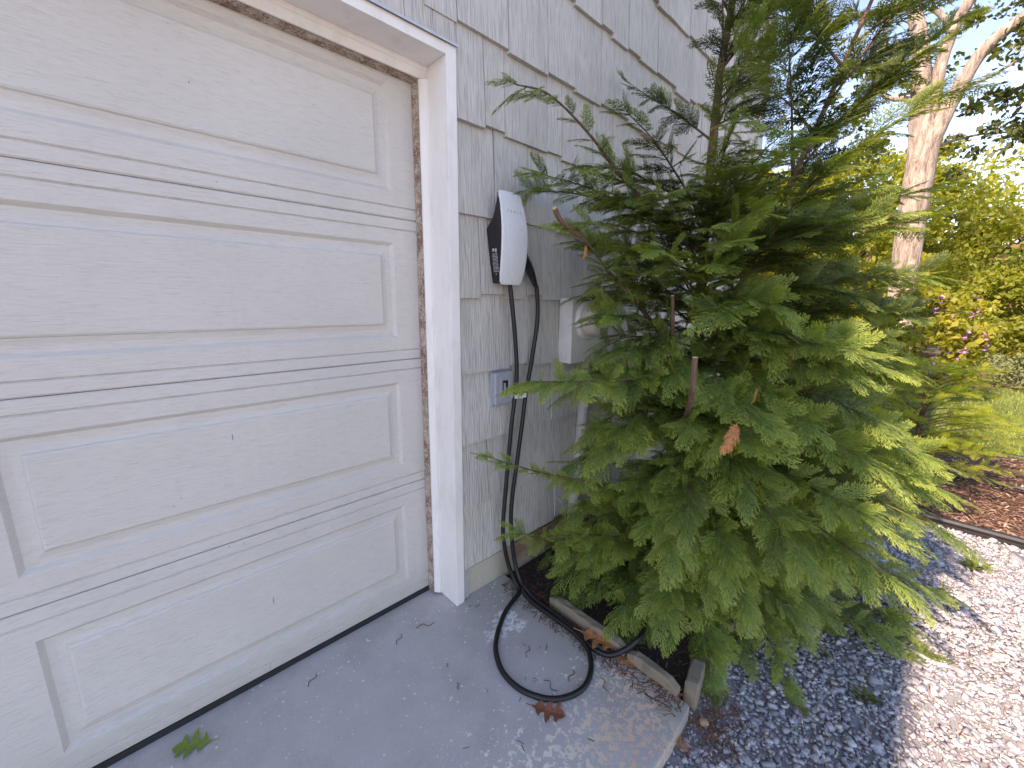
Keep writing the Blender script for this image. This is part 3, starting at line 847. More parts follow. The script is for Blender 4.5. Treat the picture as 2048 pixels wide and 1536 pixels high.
m = MB(); m.lathe([(.006, 0), (.006, .012), (.003, .014)], (.70, -.094, 1.034), 'y', 10); keep_parent(m.build('lock_screw', FLASH), mt)

cd = MB(); cd.tube([(.742, -.036, -.03), (.752, -.036, .2), (.792, -.038, .62), (.802, -.040, .80), (.802, -.042, 1.024)], .030, 16)
cdo = cd.build('conduit_pipe', PVC, smooth='auto'); tag(cdo, 'grey plastic conduit pipe rising from the bed to the meter box', 'pipe')
m = MB(); m.tube([(.773, -.037, .40), (.777, -.037, .46)], .034, 16); m.build('coupling', PVC, cdo, smooth='auto')
w1 = MB(); w1.tube(spline([(.615, -.02, .30), (.63, -.05, .27), (.655, -.06, .18), (.675, -.06, .08), (.68, -.07, -.02)], 6), .0022, 6)
tag(w1.build('ground_wire', PVC, smooth='auto'), 'thin grey wire sticking up beside the conduit pipe', 'wire')

# ------------------------------------------------------------------ cypress
def make_spray(rg, nb=11, env=0.42, sub=4, droop=.16):
    quads, tips = [], []
    def dia(p, q, w_, t0, t1):
        d = q - p; L = np.linalg.norm(d) + 1e-9; s = np.array([-d[1], d[0], 0]); s = s / (np.linalg.norm(s) + 1e-9)
        m_ = p + d * .45; up = np.array([0, 0, w_ * rg.uniform(-.5, .5)])
        tm = (t0 + t1) / 2
        quads.append([p, m_ + s * w_ + up, q]); tips.append([t0, tm, t1])
        quads.append([p, q, m_ - s * w_ - up]); tips.append([t0, t1, tm])
    def leaflet(p, q, w_, t0, t1):
        d = q - p; s = np.array([-d[1], d[0], 0]); s = s / (np.linalg.norm(s) + 1e-9); b_ = p + d * .12; up = np.array([0, 0, w_ * rg.uniform(-.5, .5)])
        quads.append([b_ + s * w_ + up, q, b_ - s * w_ - up]); tips.append([t0, t1, t0])
    def zd(x, y): return -droop * x * x - .35 * droop * abs(y) * 1.6
    ax = lambda s: np.array([s, .03 * math.sin(s * 5), 0.0])
    segs = 7
    for i in range(segs):
        p, q = ax(i / segs), ax(min(1.04, (i + 1.25) / segs)); dia(p, q, .017 * (1.1 - .6 * i / segs), i / segs, (i + 1) / segs)
    for i in range(nb):
        for sd in (-1, 1):
            s = (i + (.25 if sd > 0 else .75) + rg.uniform(-.15, .15)) / nb
            s = min(max(s, .02), .985)
            l = env * (1 - s) ** .62 * min(1, .5 + s * 2.6) * rg.uniform(.7, 1.2) + .05
            ang = math.radians(rg.uniform(34, 46) - 10 * s) * sd
            p0 = ax(s); d = np.array([math.cos(ang), math.sin(ang), rg.uniform(-.1, .1)])
            d2 = np.array([math.cos(ang * .75), math.sin(ang * .75), d[2] - .12])
            p1 = p0 + d * l * .55; p2 = p1 + d2 * l * .45
            t = s
            dia(p0, p1 + d2 * l * .06, .0125, t * .5, .35 + t * .4); dia(p1, p2, .0095, .3 + t * .4, 1.0)
            ns = max(1, int(round(l / env * sub)))
            for k in range(ns):
                for sd2 in (-1, 1):
                    u = (k + .3 + .35 * (sd2 > 0) + rg.uniform(-.1, .1)) / (ns + .25)
                    b = p0 + (p2 - p0) * u
                    l2 = (.40 * l * (1 - u) + .05) * rg.uniform(.7, 1.2)
                    a2 = ang + sd2 * math.radians(rg.uniform(22, 36))
                    leaflet(b, b + np.array([math.cos(a2) * l2, math.sin(a2) * l2, rg.uniform(-.3, .12) * l2]), .0105, .15 + .4 * u + .2 * t, .6 + .4 * u)
    Q = np.array(quads); Q[..., 2] += -droop * Q[..., 0] ** 2 - droop * .9 * np.abs(Q[..., 1]) ** 1.3
    return Q.reshape(-1, 3), np.array(tips).ravel()
SPR = [make_spray(np.random.default_rng(50 + i), nb=(14, 15, 13, 14, 13)[i], env=(.46, .40, .50, .44, .52)[i], sub=5, droop=(.12, .22, .32, .06, .26)[i]) for i in range(5)]
SPRL = [make_spray(np.random.default_rng(80 + i), nb=10, env=.46, sub=3, droop=(.1, .25, .18)[i]) for i in range(3)]

def place_sprays(inst, lib):
    """inst: list of (origin, axis, normal, length, rnd) -> verts, tip, rnd arrays"""
    Vs, Ts, Rs = [], [], []
    for (o, ax, nrm, L, rn, k) in inst:
        S, T = lib[k % len(lib)]
        ax = ax / np.linalg.norm(ax); nrm = nrm - ax * (nrm @ ax); nrm /= np.linalg.norm(nrm) + 1e-9
        sd = np.cross(nrm, ax)
        Vs.append(o + (S[:, :1] * ax + S[:, 1:2] * sd + S[:, 2:] * nrm) * L)
        Ts.append(T); Rs.append(np.full(len(T), rn))
    return np.concatenate(Vs), np.concatenate(Ts), np.concatenate(Rs)

WALLY = -0.03
class Cypress:
    def __init__(self, seed, lib, mat, wall=True, zmin=GZ + .012):
        self.rg = np.random.default_rng(seed); self.lib = lib; self.mat = mat; self.wall = wall; self.zmin = zmin
    def clampv(self, V):
        if self.wall:
            # keep fronds in front of the wall (they bend along it)
            m = V[:, 1] > WALLY - .05
            V[m, 1] = (WALLY - .05) + (V[m, 1] - (WALLY - .05)) * .12
            V[:, 1] = np.minimum(V[:, 1], WALLY)
        inside = (V[:, 0] < .27) & (V[:, 1] > -.93)
        zm = np.where(inside, .006, self.zmin)
        V[:, 2] = np.maximum(V[:, 2], zm)
        return V
    def limb(self, pts, parent, r0=.009, sp=.035, L=(.13, .25), start=.22, bare=0.0, rn=None, tipspray=True, flat=1.0, young=0.0):
        rg = self.rg
        P = [np.array(p) for p in spline([Vector(p) for p in pts], 8)]
        if self.wall:
            for p in P: p[1] = min(p[1], WALLY - .015)
        seg = [np.linalg.norm(b - a) for a, b in zip(P, P[1:])]; cum = np.r_[0, np.cumsum(seg)]; tot = cum[-1]
        st = MB(); st.tube([tuple(p) for p in P], [max(.0015, r0 * (1 - .82 * c / tot)) for c in cum], 6)
        bo = st.build('branch', CBARK, parent, smooth=True)
        inst = []; s = tot * start; side = 1; base_rn = rg.uniform(.1, .9) if rn is None else rn
        up = np.array([0, 0, 1.0])
        while s < tot:
            i = min(np.searchsorted(cum, s) - 1, len(P) - 2); i = max(i, 0); f_ = (s - cum[i]) / max(seg[i], 1e-6)
            p = P[i] + (P[i + 1] - P[i]) * f_; t = (P[i + 1] - P[i]) / max(seg[i], 1e-6)
            sd = np.cross(t, up); sd /= np.linalg.norm(sd) + 1e-6
            u = s / tot
            out = side * math.radians(rg.uniform(32, 62) * (1 - .35 * u))
            ax = t * math.cos(out) + sd * math.sin(out) + up * rg.uniform(-.28, .22) * flat
            nr = up + t * rg.uniform(-.4, .2) + sd * rg.normal(0, .45) * flat
            l = rg.uniform(*L) * rg.uniform(.8, 1.15) * (1.08 - .5 * u) * (.6 + .4 * min(1, (u - start) / .2 + .4))
            inst.append((p, ax, nr, l, float(np.clip(base_rn + rg.normal(0, .20) + .75 * (u - .55) + young, 0, 1)), rg.integers(0, 99)))  # inner sprays coloured darker: older foliage, plus painted shade for gaps between pads
            if rg.random() < .38:
                ax2 = t * .7 + up * rg.uniform(.25, .8) + sd * rg.normal(0, .4)
                inst.append((p, ax2, sd + t * .3, l * .75, float(np.clip(base_rn + rg.normal(0, .16) + young, 0, 1)), rg.integers(0, 99)))
            side = -side; s += sp * rg.uniform(.7, 1.3)
        if tipspray:
            t = P[-1] - P[-2]; inst.append((P[-1] - t * .3, t, up + np.random.default_rng(1).normal(0, .1, 3), L[0] * 1.0, min(1, base_rn + .2 + young), rg.integers(0, 99)))
        V, T, R = place_sprays(inst, self.lib)
        V = self.clampv(V)
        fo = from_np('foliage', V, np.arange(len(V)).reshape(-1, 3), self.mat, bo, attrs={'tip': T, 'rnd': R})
        tag(fo, kind='stuff')
        return bo

cy = empty('cypress_tree', (1.06, -.5, -.02))
tag(cy, 'dark green bushy cypress filling the bed between house wall and gravel', 'cypress tree')
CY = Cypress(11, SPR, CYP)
root = empty('_tmp'); bpy.data.objects.remove(root)
tr = MB()
lead1 = [(1.06, -.5, -.06), (1.10, -.5, .4), (1.11, -.5, .941), (1.052, -.5, 1.335), (1.026, -.5, 1.774), (1.03, -.5, 2.269), (1.11, -.49, 2.587), (1.16, -.48, 2.80), (1.18, -.47, 3.15)]
lp_ = spline(lead1, 6)
tr.tube(lp_, [.026 * (1 - i / len(lp_)) ** .8 + .004 for i in range(len(lp_))], 10)
trunk = tr.build('trunk', CBARK, None, smooth=True); keep_parent(trunk, cy)
CI = Matrix.Translation(-Vector(cy.location))
class P_:   # parent proxy that keeps world coordinates
    pass
def cy_limb(*a, **k):
    o = CY.limb(*a, None, **k); keep_parent(o, cy); return o
tr2 = MB()
lead2 = [(1.08, -.52, .95), (1.06, -.57, 1.15), (1.08, -.642, 1.358), (1.15, -.728, 1.657), (1.22, -.841, 2.057), (1.30, -.891, 2.317), (1.38, -.939, 2.569), (1.46, -.97, 2.85)]
lp2 = spline(lead2, 6)
tr2.tube(lp2, [.014 * (1 - i / len(lp2)) + .004 for i in range(len(lp2))], 8)
keep_parent(tr2.build('leader_stem', CBARK, None, smooth=True), cy)
# limbs that can be recognised in the photograph
cy_limb([(1.05, -.48, 1.428), (.698, -.45, 1.652), (.432, -.42, 1.773), (.268, -.4, 1.868), (.085, -.38, 1.936), (-.044, -.36, 1.93)], r0=.011, sp=.036, L=(.10, .19), start=.3, rn=.5)
cy_limb([(1.058, -.5, .949), (.679, -.45, 1.249), (.385, -.42, 1.438), (.24, -.42, 1.53), (.16, -.41, 1.57)], r0=.014, sp=.034, L=(.12, .22), start=.35, rn=.35, tipspray=False)
cy_limb([(.95, -.5, .35), (.712, -.5, .429), (.298, -.45, .629), (.037, -.42, .739), (-.194, -.4, .856)], r0=.008, sp=.030, L=(.07, .15), start=.3, rn=.75)
cy_limb([(1.0, -.5, .15), (.747, -.5, .209), (.243, -.5, .449), (-.019, -.5, .55), (-.15, -.5, .62)], r0=.008, sp=.03, L=(.09, .17), start=.3, rn=.6)
cy_limb([(1.08, -.5, .85), (.80, -.56, .96), (.353, -.6, 1.053), (.0, -.6, 1.093), (-.20, -.6, 1.118)], r0=.009, sp=.026, L=(.12, .21), start=.3, rn=.6)
cy_limb([(1.06, -.52, .10), (1.2, -.9, .21), (1.35, -1.268, .157), (1.5, -1.50, .089)], r0=.009, sp=.026, L=(.14, .25), start=.25, rn=.45)
cy_limb([(1.04, -.55, .05), (1.0, -.95, .115), (1.1, -1.23, .03), (1.2, -1.44, -.045)], r0=.008, sp=.026, L=(.13, .22), start=.25, rn=.7)
cy_limb([(1.15, -.74, 1.70), (1.22, -.83, 1.93), (1.3, -.95, 2.12), (1.42, -1.06, 2.28), (1.56, -1.16, 2.41)], r0=.008, sp=.026, L=(.16, .28), start=.15, rn=.5)
cy_limb([(1.1, -.55, .7), (1.3, -.9, .66), (1.42, -1.12, .625), (1.52, -1.33, .59)], r0=.009, sp=.028, L=(.14, .26), start=.25, rn=.5)
cy_limb([(1.1, -.55, .42), (1.25, -.95, .43), (1.35, -1.14, .424), (1.42, -1.29, .40)], r0=.008, sp=.028, L=(.13, .24), start=.25, rn=.5)
cy_limb([(1.07, -.58, 1.15), (1.2, -.873, 1.296), (1.3, -1.02, 1.36), (1.42, -1.18, 1.43)], r0=.008, sp=.028, L=(.14, .26), start=.2, rn=.45)
cy_limb([(1.12, -.66, 1.5), (1.22, -.84, 1.65), (1.32, -.99, 1.71), (1.45, -1.19, 1.78)], r0=.008, sp=.028, L=(.14, .26), start=.2, rn=.5)
cy_limb([(1.1, -.55, .9), (1.3, -.89, .97), (1.4, -1.06, .99), (1.52, -1.22, 1.04)], r0=.008, sp=.028, L=(.14, .26), start=.2, rn=.45)
cy_limb([(1.0, -.52, .12), (.80, -.70, .12), (.60, -.82, .05), (.44, -.92, -.03)], r0=.008, sp=.024, L=(.12, .2), start=.25, rn=.85)
cy_limb([(1.02, -.55, .10), (.88, -.88, .085), (.74, -1.02, .03), (.64, -1.12, -.02)], r0=.008, sp=.024, L=(.12, .2), start=.25, rn=.8)
cy_limb([(1.08, -.52, .72), (.85, -.62, .76), (.62, -.67, .72), (.46, -.68, .70)], r0=.008, sp=.025, L=(.12, .21), start=.25, rn=.8)
# the rest of the crown
rr = np.random.default_rng(21)
ga = 2.39996
def crown_r(z):
    return float(np.interp(z, [0, .25, .6, 1.0, 1.35, 1.8, 2.3, 2.8, 3.1], [.86, .92, .92, .80, .62, .44, .32, .20, .10]))
def base_at(z):
    pts_ = lead1; zs_ = [p[2] for p in pts_]
    return np.array([np.interp(z, zs_, [p[0] for p in pts_]), np.interp(z, zs_, [p[1] for p in pts_]), z])
NL = 125
def lobe(R, a, z):
    a = a % (2 * math.pi); ad = math.degrees(a)
    if z < .45 and 140 < ad < 278: R = min(R, rr.uniform(.60, .76) if ad < 202 else rr.uniform(.48, .62))
    if .30 < z < 1.22: R = min(R, .47 / max(math.cos(a - math.radians(112)), .12))
    return R
for i in range(NL):
    z = .03 + 2.95 * (i / NL) ** 1.45
    a = i * ga + rr.uniform(-.3, .3)
    if math.sin(a) > .45 and rr.random() < .75: a = -a       # few limbs grow into the wall
    R = crown_r(z) * rr.uniform(.78, 1.08)
    if z > 1.6 and rr.random() < .45: continue
    R = lobe(R, a, z)
    if math.sin(a) > 0: R = min(R, .44 / max(math.sin(a), .3) * 1.1)
    rise = float(np.interp(z, [0, .5, 1.2, 2.0, 3.0], [.02, .12, .28, .7, 1.2])) * rr.uniform(.7, 1.3)
    b = base_at(z); d = np.array([math.cos(a), math.sin(a), 0.])
    sg = rr.uniform(-.15, .15); perp = np.array([-d[1], d[0], 0])
    drp = float(np.interp(z, [0, .8, 1.6, 3], [.10, .10, .03, -.06])) * rr.uniform(.5, 1.5)
    pts_ = [b, b + d * R * .38 + perp * sg * .1 + np.array([0, 0, rise * R * .40]), b + d * R * .72 + perp * sg * .22 + np.array([0, 0, rise * R * .72 - drp * .25]), b + d * R + perp * sg * .35 + np.array([0, 0, rise * R - drp])]
    for p in pts_: p[2] = max(p[2], .0)
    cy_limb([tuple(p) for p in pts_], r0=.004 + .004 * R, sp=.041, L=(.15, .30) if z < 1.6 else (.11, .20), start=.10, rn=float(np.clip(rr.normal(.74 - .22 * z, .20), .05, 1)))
# fuller on the slab side and the drive side
for i in range(84):
    if i < 52:
        z = .04 + 1.2 * (i / 52); a = math.radians(rr.uniform(160, 250)); R = rr.uniform(.66, .92) * float(np.interp(z, [0, .9, 1.3], [1.0, .95, .62]))
    else:
        z = .06 + 1.55 * ((i - 52) / 32); a = math.radians(rr.uniform(262, 318)); R = rr.uniform(.70, .90) * float(np.interp(z, [0, .4, 1.0, 1.6], [1.0, 1.02, .92, .78]))
    R = lobe(R, a, z)
    b = base_at(z); d = np.array([math.cos(a), math.sin(a), 0.]); ri = float(np.interp(z, [0, .5, 1.2, 1.6], [.05, .14, .28, .4])) * rr.uniform(.6, 1.3); drp = rr.uniform(.03, .12)
    pts_ = [b, b + d * R * .4 + np.array([0, 0, ri * R * .42]), b + d * R * .75 + np.array([0, 0, ri * R * .75 - drp * .3]), b + d * R + np.array([0, 0, ri * R - drp])]
    for p in pts_: p[2] = max(p[2], .0)
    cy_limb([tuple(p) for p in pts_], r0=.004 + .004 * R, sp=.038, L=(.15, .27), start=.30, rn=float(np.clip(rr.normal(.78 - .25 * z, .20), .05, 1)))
for i in range(20):
    z = 1.20 + .55 * (i / 20); a = math.radians(rr.uniform(148, 218)); R = rr.uniform(.55, .85)
    b = base_at(z); d = np.array([math.cos(a), math.sin(a), 0.]); ri = rr.uniform(.15, .45)
    cy_limb([tuple(b), tuple(b + d * R * .4 + np.array([0, 0, ri * R * .42])), tuple(b + d * R * .75 + np.array([0, 0, ri * R * .72])), tuple(b + d * R + np.array([0, 0, ri * R - .05]))], r0=.004 + .004 * R, sp=.036, L=(.13, .24), start=.2, rn=float(np.clip(rr.normal(.42, .16), .05, 1)))
# second leader's side limbs, fanning up and out to the drive side
for i in range(17):
    z = 1.35 + 1.4 * (i / 17)
    zs_ = [p[2] for p in lead2]
    b = np.array([np.interp(z, zs_, [p[0] for p in lead2]), np.interp(z, zs_, [p[1] for p in lead2]), z])
    a = i * ga + 1.0; d = np.array([math.cos(a) * .8 + .25, math.sin(a) * .7 - .25, 0.]); d /= np.linalg.norm(d)
    R = float(np.interp(z, [1.3, 2.0, 2.8], [.48, .42, .26])) * rr.uniform(.8, 1.15); rise = rr.uniform(.5, 1.0)
    cy_limb([tuple(b), tuple(b + d * R * .4 + np.array([0, 0, rise * R * .45])), tuple(b + d * R * .75 + np.array([0, 0, rise * R * .75])), tuple(b + d * R + np.array([0, 0, rise * R * .92]))], r0=.006, sp=.034, L=(.15, .28), start=.15, rn=float(np.clip(rr.normal(.3, .15), .05, 1)))
# pruned stubs
def stub(pts_, r_):
    m = MB(); m.tube(spline(pts_, 4), r_, 8); o = m.build('cut_branch', CBARK, None, smooth='auto'); keep_parent(o, cy)
    a, b = Vector(pts_[-2]), Vector(pts_[-1]); d = (b - a).normalized()
    c = MB(); c.tube([tuple(b), tuple(b + d * .0025)], r_ * .93, 8); c.build('cut_face', CUT, o)
stub([(.52, -.70, .90), (.36, -.78, 1.0), (.315, -.80, 1.08), (.31, -.80, 1.157)], .0085)
stub([(.66, -.56, 1.16), (.57, -.6, 1.25), (.549, -.6, 1.346)], .007)
stub([(.24, -.42, 1.53), (.14, -.4, 1.575), (.098, -.4, 1.612)], .0085)
stub([(.9, -.62, .12), (.72, -.83, .18), (.62, -.92, .19)], .007)
# dead fronds
def dead(o_, ax_, L_, nrm=(0, -.6, .8), label=None):
    V, T, R = place_sprays([(np.array(o_), np.array(ax_, float), np.array(nrm, float), L_, .5, 1)], SPR)
    o = from_np('dead_frond', V, np.arange(len(V)).reshape(-1, 3), DEAD, attrs={'tip': T, 'rnd': R}); keep_parent(o, cy)
    o['label'] = 'dry orange dead frond hanging on the green cypress'
dead((.27, -.95, .99), (-.6, -.1, -.45), .10); dead((.33, -.95, 1.0), (.7, -.1, -.4), .09); dead((.535, -.92, 1.05), (-.1, -.1, -1), .05)
dead((.58, -1.0, 1.19), (.1, 0, -1), .05); dead((.245, -.42, 1.515), (-.15, -.2, -1), .045)

# ------------------------------------------------------------------ fallen leaves, weeds
def oak_leaf(name, c, ang, L, z, mat, label, curl=.1, seed=0):
    rr_ = random.Random(seed)
    half = [(0, .02), (.12, .05), (.2, .20), (.26, .30), (.31, .12), (.40, .09), (.46, .34), (.52, .46), (.58, .30), (.56, .14), (.66, .10), (.72, .28), (.80, .34), (.82, .16), (.90, .12), (1.0, .0)]
    up_ = [(x, y) for x, y in half]; dn = [(x + .03, -y * .95) for x, y in half[1:-1]][::-1]
    m = MB(); ca, sa = math.cos(ang), math.sin(ang)
    n_ = len(half)
    cen = [(x, 0) for x, _ in half]
    def w3(x, y):
        zz_ = z + L * curl * (abs(y) ** 1.2 * 1.6 + .5 * (x - .5) ** 2) + rr_.uniform(0, .004) * (abs(y) > .2)
        return (c[0] + L * (x - .5) * ca - L * y * sa, c[1] + L * (x - .5) * sa + L * y * ca, zz_)
    for i in range(n_ - 1):
        for sgn in (1, -1):
            m.quad(w3(half[i][0] if half[i][1] < .11 else cen[i][0], 0), w3(half[i + 1][0], 0), w3(half[i + 1][0], sgn * half[i + 1][1]), w3(half[i][0], sgn * half[i][1]))
    m.tube([w3(0, 0), (c[0] - L * .68 * ca, c[1] - L * .68 * sa, z + .002), ], L * .012, 5)
    o = m.build(name, mat)
    return tag(o, label, 'leaf')
LBR = plain('leaf_brown', (.25, .085, .045), .7, 60, .3, .2); LOR = plain('leaf_orange', (.42, .17, .055), .7, 60, .3, .2); LGR = plain('leaf_green', (.16, .24, .03), .5, 60, .2, .1)
oak_leaf('fallen_leaf', (-.10, -.605), math.radians(-62), .115, .004, LBR, 'red-brown curled oak leaf on the slab below the cable loop', .14, 1)
oak_leaf('fallen_leaf', (.245, -.56), math.radians(-75), .15, .024, LOR, 'orange-brown oak leaf lying over the cable by the stones', .12, 2)
oak_leaf('fallen_leaf', (-.958, .062), math.radians(150), .105, .004, LGR, 'fresh green oak leaf on the slab by the door', .08, 3)
def flat_frond(c, ang, L, z, label):
    V, T, R = place_sprays([(np.array([c[0], c[1], z]), np.array([math.cos(ang), math.sin(ang), 0.05]), np.array([0, 0, 1.]), L, .5, 3)], SPR)
    V[:, 2] = np.maximum(V[:, 2], z - .002)
    tag(from_np('dead_sprig', V, np.arange(len(V)).reshape(-1, 3), DEAD, attrs={'tip': T, 'rnd': R}), label, 'sprig')
flat_frond((.145, -.965), 1.2, .07, GZ + .022, 'dry orange cypress sprig on the gravel beside the slab edge')
flat_frond((.235, -.64), -1.2, .09, .008, 'dry orange cypress sprig under the cable beside the stones')
m = MB(); m.lathe([(.0, 0), (.012, .001), (.017, .007), (.012, .013), (.0, .015)], (.285, -.958, GZ + .004), 'z', 9)
tag(m.build('pebble', plain('tan_pebble', (.42, .25, .14), .8, 40, .2), smooth=True), 'rounded tan pebble on the gravel by the slab corner', 'pebble')
tw = plain('twig_bark', (.15, .085, .06), .9)
def twig(pts_, label):
    m = MB(); m.tube(spline(pts_, 5), .0012, 5); tag(m.build('twig', tw, smooth=True), label, 'twig', 'dry twigs scattered on the slab')
for i, (x, y, l, a) in enumerate([(-.20, -.02, .07, -.5), (-.31, -.01, .05, .6), (.02, -.40, .05, .5), (-.02, -.55, .06, 1.5), (.06, -.58, .05, .2), (-.62, .04, .05, .6), (.12, -.68, .06, 1.0), (-.26, -.33, .025, 1.0)]):
    d = Vector((math.cos(a), math.sin(a), 0)); p = Vector((-d.y, d.x, 0)); c = Vector((x, y, .0025))
    twig([tuple(c - d * l * .5), tuple(c - d * l * .15 + p * l * .2), tuple(c + d * l * .2 - p * l * .05 + Vector((0, 0, .002))), tuple(c + d * l * .5 + p * l * .15)], 'thin dry curled twig lying on the painted slab')
WEED = m_leaf('weed_leaf', (.07, .11, .025), (.10, .15, .03), (.17, .2, .05), .6, .3)
def weed(c, R, n, label, seed):
    g = np.random.default_rng(seed); V = []; 
    for i in range(n):
        a = g.uniform(0, 6.28); l = R * g.uniform(.5, 1.1); d = np.array([math.cos(a), math.sin(a), g.uniform(.2, .9)]); s = np.array([-d[1], d[0], 0]) * .16
        b = np.array([c[0], c[1], GZ + .004]) + np.r_[g.normal(0, R * .35, 2), 0]
        V += [b, b + (d * .55 + s) * l, b + d * l, b + (d * .55 - s) * l]
    V = np.array(V); k = len(V)
    tag(from_np('weed', V, np.arange(k).reshape(-1, 4), WEED, attrs={'tip': np.tile([0, .5, 1, .5], k // 4), 'rnd': np.repeat(g.random(k // 4), 4)}), label, 'weed')
weed((2.2, -1.63), .055, 60, 'small yellow-green weed standing alone in the sunlit gravel', 1)
weed((.80, -1.32), .035, 40, 'tiny weed tuft at the edge of the house shadow', 2)
weed((.95, -1.08), .04, 40, 'tiny weed tuft in shade under the low cypress fronds', 3)

# ------------------------------------------------------------------ garden shrubs
gs = empty('golden_cypress', (3.35, -1.32, -.04)); tag(gs, 'sunlit yellow-green cypress shrub in the mulch beyond the drive', 'shrub')
G2 = Cypress(5, SPRL, CYPG, wall=False, zmin=-.03)
m = MB(); m.tube([(3.35, -1.32, -.08), (3.36, -1.31, .4), (3.34, -1.3, .85)], [.02, .014, .005], 8); keep_parent(m.build('trunk', CBARK, smooth=True), gs)
for i in range(64):
    z = .06 + .76 * i / 64; a = i * ga; R = float(np.interp(z, [0, .3, .6, .85], [.50, .50, .38, .18])) * rr.uniform(.8, 1.15)
    d = np.array([math.cos(a), math.sin(a), 0]); b = np.array([3.35, -1.32, z]); ri = rr.uniform(.0, .35) + z * .5
    o = G2.limb([tuple(b), tuple(b + d * R * .5 + [0, 0, ri * R * .6]), tuple(b + d * R + [0, 0, ri * R - .03])], None, r0=.005, sp=.032, L=(.12, .2), start=.3, young=.25); keep_parent(o, gs)
gs2 = empty('low_cypress', (3.55, -2.25, -.04)); tag(gs2, 'small yellow-green cypress shrub in the middle of the mulch, cut by the picture edge', 'shrub')
for i in range(14):
    z = .05 + .3 * i / 14; a = i * ga; R = .36 * rr.uniform(.8, 1.15); d = np.array([math.cos(a), math.sin(a), 0]); b = np.array([3.55, -2.25, z])
    o = G2.limb([tuple(b), tuple(b + d * R * .5 + [0, 0, .06]), tuple(b + d * R + [0, 0, .05])], None, r0=.005, sp=.04, L=(.13, .22), start=.25, young=.1); keep_parent(o, gs2)

# ------------------------------------------------------------------ broadleaf trees and shrubs
def leaf_cloud(g, clumps, per, size, flatz=1.0, up=.4):
    """clumps (m,4): x y z r ; returns quads with tip/rnd"""
    m_ = len(clumps)
    c = np.repeat(clumps, per, axis=0); n = len(c)
    d = g.normal(0, 1, (n, 3)); d /= np.linalg.norm(d, axis=1)[:, None]
    rad = c[:, 3:4] * g.random((n, 1)) ** .45
    P = c[:, :3] + d * rad * [1, 1, .72 * flatz]
    ax = g.normal(0, 1, (n, 3)) + d * .8 + [0, 0, -.25]; ax /= np.linalg.norm(ax, axis=1)[:, None]
    nr = g.normal(0, 1, (n, 3)) * .8 + [0, 0, up]; nr -= ax * np.sum(ax * nr, 1)[:, None]; nr /= np.linalg.norm(nr, axis=1)[:, None]
    sd = np.cross(nr, ax)
    l = size * g.uniform(.6, 1.35, (n, 1)); w_ = l * g.uniform(.24, .40, (n, 1))
    b = P - ax * l * .5
    q = np.stack([b, P + sd * w_ + nr * l * .06, P + ax * l * .5 - nr * l * .08, P - sd * w_ + nr * l * .06], 1)
    rn = np.clip(np.repeat(g.random(m_), per) * .6 + g.random(n) * .4, 0, 1)
    tip = np.repeat(g.random(n)[:, None], 4, 1)
    return q.reshape(-1, 3), tip.ravel(), np.repeat(rn, 4)

def branch_tree(name, base, trunk_pts, tr_r, crown_c, crown_r, n_cl, per, leaf, mat, bark, label, cat, seed, clr=(.5, .9), shell=.55, limbs=7, flatz=1.0, zcut=None, group=None):
    g = np.random.default_rng(seed)
    o = empty(name, base); tag(o, label, cat, group)
    m = MB(); tp = spline(trunk_pts, 6); k = len(tp)
    m.tube([tuple(p) for p in tp], [tr_r * (1 - .7 * i / k) * (1 + .5 * max(0, 1 - i / (k * .12)) ** 2) for i in range(k)], 14)
    t_o = m.build('trunk', bark, smooth=True); keep_parent(t_o, o)
    cc = np.array(crown_c); cr = np.array(crown_r)
    u = g.normal(0, 1, (n_cl, 3)); u /= np.linalg.norm(u, axis=1)[:, None]
    rad = shell + (1 - shell) * g.random((n_cl, 1)) ** .6
    C = cc + u * rad * cr * (1 + g.normal(0, .08, (n_cl, 1)))
    if zcut is not None: C = C[C[:, 2] > zcut]
    lm = MB(); top = tp[-1]
    for i in range(limbs):
        e = C[g.integers(0, len(C))]; st_ = tp[int(k * g.uniform(.45, .95))]
        mid = (np.array(st_) * .5 + e * .5) + g.normal(0, .15, 3) * cr.mean() * .5
        pts_ = spline([tuple(st_), tuple(mid), tuple(e)], 6)
        lm.tube(pts_, [tr_r * .35 * (1 - .85 * q_ / len(pts_)) for q_ in range(len(pts_))], 6)
    lo_ = lm.build('limbs', bark, smooth=True); tag(lo_, kind='stuff'); keep_parent(lo_, o)
    R = g.uniform(clr[0], clr[1], (len(C), 1))
    V, T, Rn = leaf_cloud(g, np.hstack([C, R]), per, leaf, flatz)
    cr_o = from_np('crown', V, np.arange(len(V)).reshape(-1, 4), mat, attrs={'tip': T, 'rnd': Rn}); tag(cr_o, kind='stuff'); keep_parent(cr_o, o)
    return o
OAKL = m_leaf('oak_leaf', (.045, .065, .018), (.085, .105, .025), (.13, .135, .03), .5, .35)
YELL = m_leaf('yellow_green_leaf', (.20, .22, .024), (.34, .335, .03), (.44, .40, .04), .5, .45)
OLIV = m_leaf('olive_leaf', (.15, .185, .034), (.27, .295, .048), (.38, .37, .07), .5, .48)
PINE = m_leaf('pine_needles', (.19, .155, .06), (.30, .235, .085), (.40, .30, .11), .6, .3)
PALE = m_leaf('pale_shrub_leaf', (.14, .17, .08), (.20, .23, .11), (.27, .28, .13), .6, .3)
RHOD = m_leaf('rhododendron_leaf', (.16, .18, .03), (.29, .29, .042), (.42, .37, .065), .4, .45)
FLOW = plain('purple_petals', (.42, .17, .45), .6, 30, .25)

